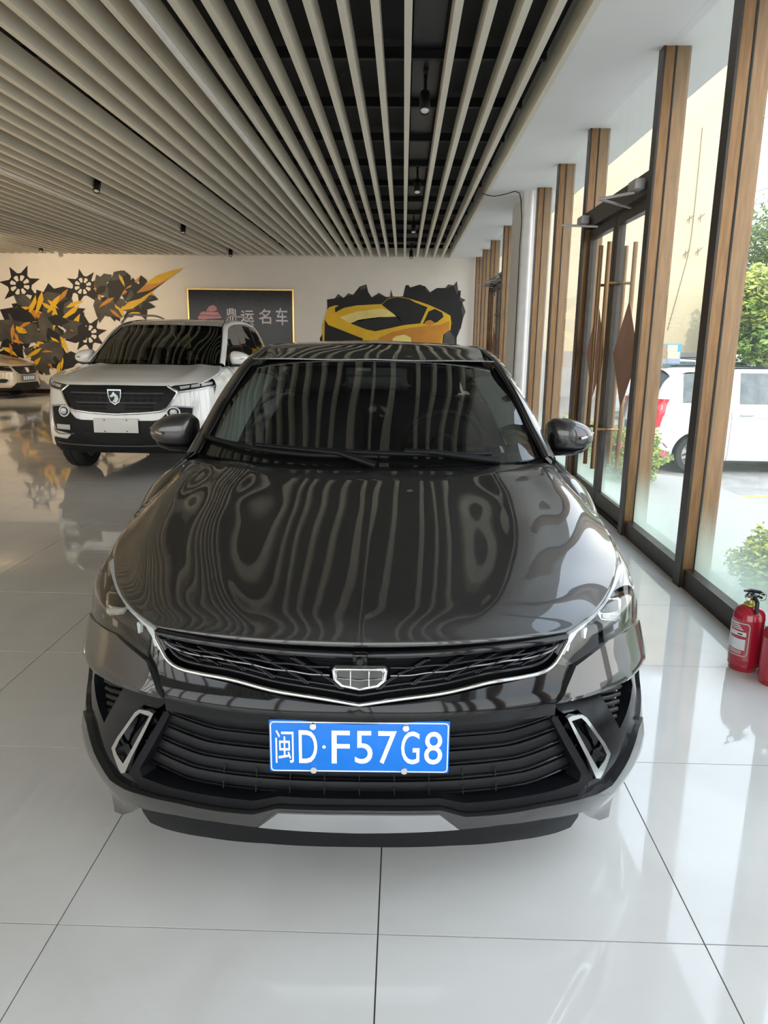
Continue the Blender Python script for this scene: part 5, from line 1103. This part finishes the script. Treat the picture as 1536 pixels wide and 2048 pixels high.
# ------------------------------------------------------------------ fire extinguishers by the glass
M_FIRE = mat('extinguisher_red', (.42, .012, .03), .22, coat=.6, var=.06)
M_LBL = mat('label_silver_white', (.72, .74, .74), .4)
def extinguisher(x, y, r, h, rz, label, worn):
    t = empty('fire_extinguisher', (x, y, 0), rz, label, 'extinguisher', 'fire extinguishers by the window')
    prof = [(0, .0), (r*.86, .0), (r*.9, .004), (r*.9, .016), (r, .024), (r, .05), (r*1.015, .056), (r, .062), (r, h*.80), (r*1.015, h*.81), (r, h*.82), (r*.97, h*.88), (r*.82, h*.945), (r*.55, h*.985), (r*.36, h), (0, h)]
    MB().lathe(prof, n=36).build('cylinder', M_FIRE, t, 35)
    MB().lathe([(r*.36, h-.004), (r*.44, h), (r*.44, h+.008), (r*.30, h+.012), (r*.28, h+.035), (0, h+.035)], n=24).build('neck_ring', mat('brass_neck', (.55, .45, .12), .35, metal=.6), t, 35)
    MB().bbox((-.012, -.03, h+.03), (.012, .02, h+.055), .004).tube([(0, -.03, h+.045), (0, -.055, h+.03), (0, -.06, h-.02)], .009, 8).build('valve', mat('valve_black', (.01, .01, .012), .4), t, 40)
    MB().tube([(-.045, -.02, h+.072), (-.01, 0, h+.068), (.035, .01, h+.058), (.06, .012, h+.045)], [.004, .009, .009, .006], 8).tube([(0, .0, h+.05), (.05, .01, h+.03)], .006, 6).build('lever', mat('valve_black', (.01, .01, .012), .4), t, 40)
    MB().tube([(.045+.017*math.cos(a), -.005, h+.04+.017*math.sin(a)) for a in np.linspace(0, 6.28, 17)[:-1]], .002, 6, closed=True).build('safety_pin', M_CHROME, t, 40)
    MB().lathe([(0, -.012), (.014, -.012), (.015, -.006), (.015, .004)], (-.025, -.02, h+.045), 'Y', 14).build('gauge', M_CHROME, t, 40)
    def patch(a0, a1, z0, z1, e, m, name):
        MB().grid([[((r+e)*math.cos(a), (r+e)*math.sin(a), z) for a in np.linspace(a0, a1, 12)] for z in (z0, z1)]).build(name, m, t, 60)
    if not worn:
        A0, A1 = math.radians(160), math.radians(252)
        ring = [((r+.0012)*math.cos(a), (r+.0012)*math.sin(a), z) for a, z in [(A1, .09), (A1, h*.72)] + [(A1-.12*k/3, h*.72+.012*k/3) for k in range(1, 4)] + [(a, h*.72+.012) for a in np.linspace(A1-.14, A0, 8)] + [(A0, .08)] + [(a, .078) for a in np.linspace(A0, A1-.14, 8)]]
        MB().tube(ring, .0018, 6, closed=True).build('label_border', M_LBL, t)
        patch(A0+.1, A1-.18, .105, h*.52, .0008, M_LBL, 'label_panel'); patch(A0+.1, A1-.18, h*.565, h*.63, .0008, M_LBL, 'label_panel')
        patch(A1-.75, A1-.45, .155, .17, .0012, M_FIRE, 'label_print'); patch(A1-.72, A1-.40, h*.585, h*.605, .0012, M_PLAS, 'label_print')
        for k in range(4): patch(A0+.2, A1-.4-.1*k, h*.66+.008*k, h*.66+.008*k+.004, .0008, M_LBL, 'label_print')
        for k in range(3): patch(A0+.2, A1-.35, .086+.006*k, .0885+.006*k, .0008, M_LBL, 'label_print')
    else:
        patch(math.radians(205), math.radians(225), h*.5, h*.58, .0008, mat('scuffed_primer', (.55, .5, .48), .7), 'paint_chip')
        patch(math.radians(238), math.radians(300), .03, .115, .001, mat('tan_paper_tag', (.45, .28, .14), .8), 'paper_tag')
    return t
extinguisher(1.565, 3.135, .066, .300, 0, 'red fire extinguisher with white label standing by the window', False)
extinguisher(1.625, 2.985, .060, .262, .4, 'smaller worn red fire extinguisher with tan paper tag', True)
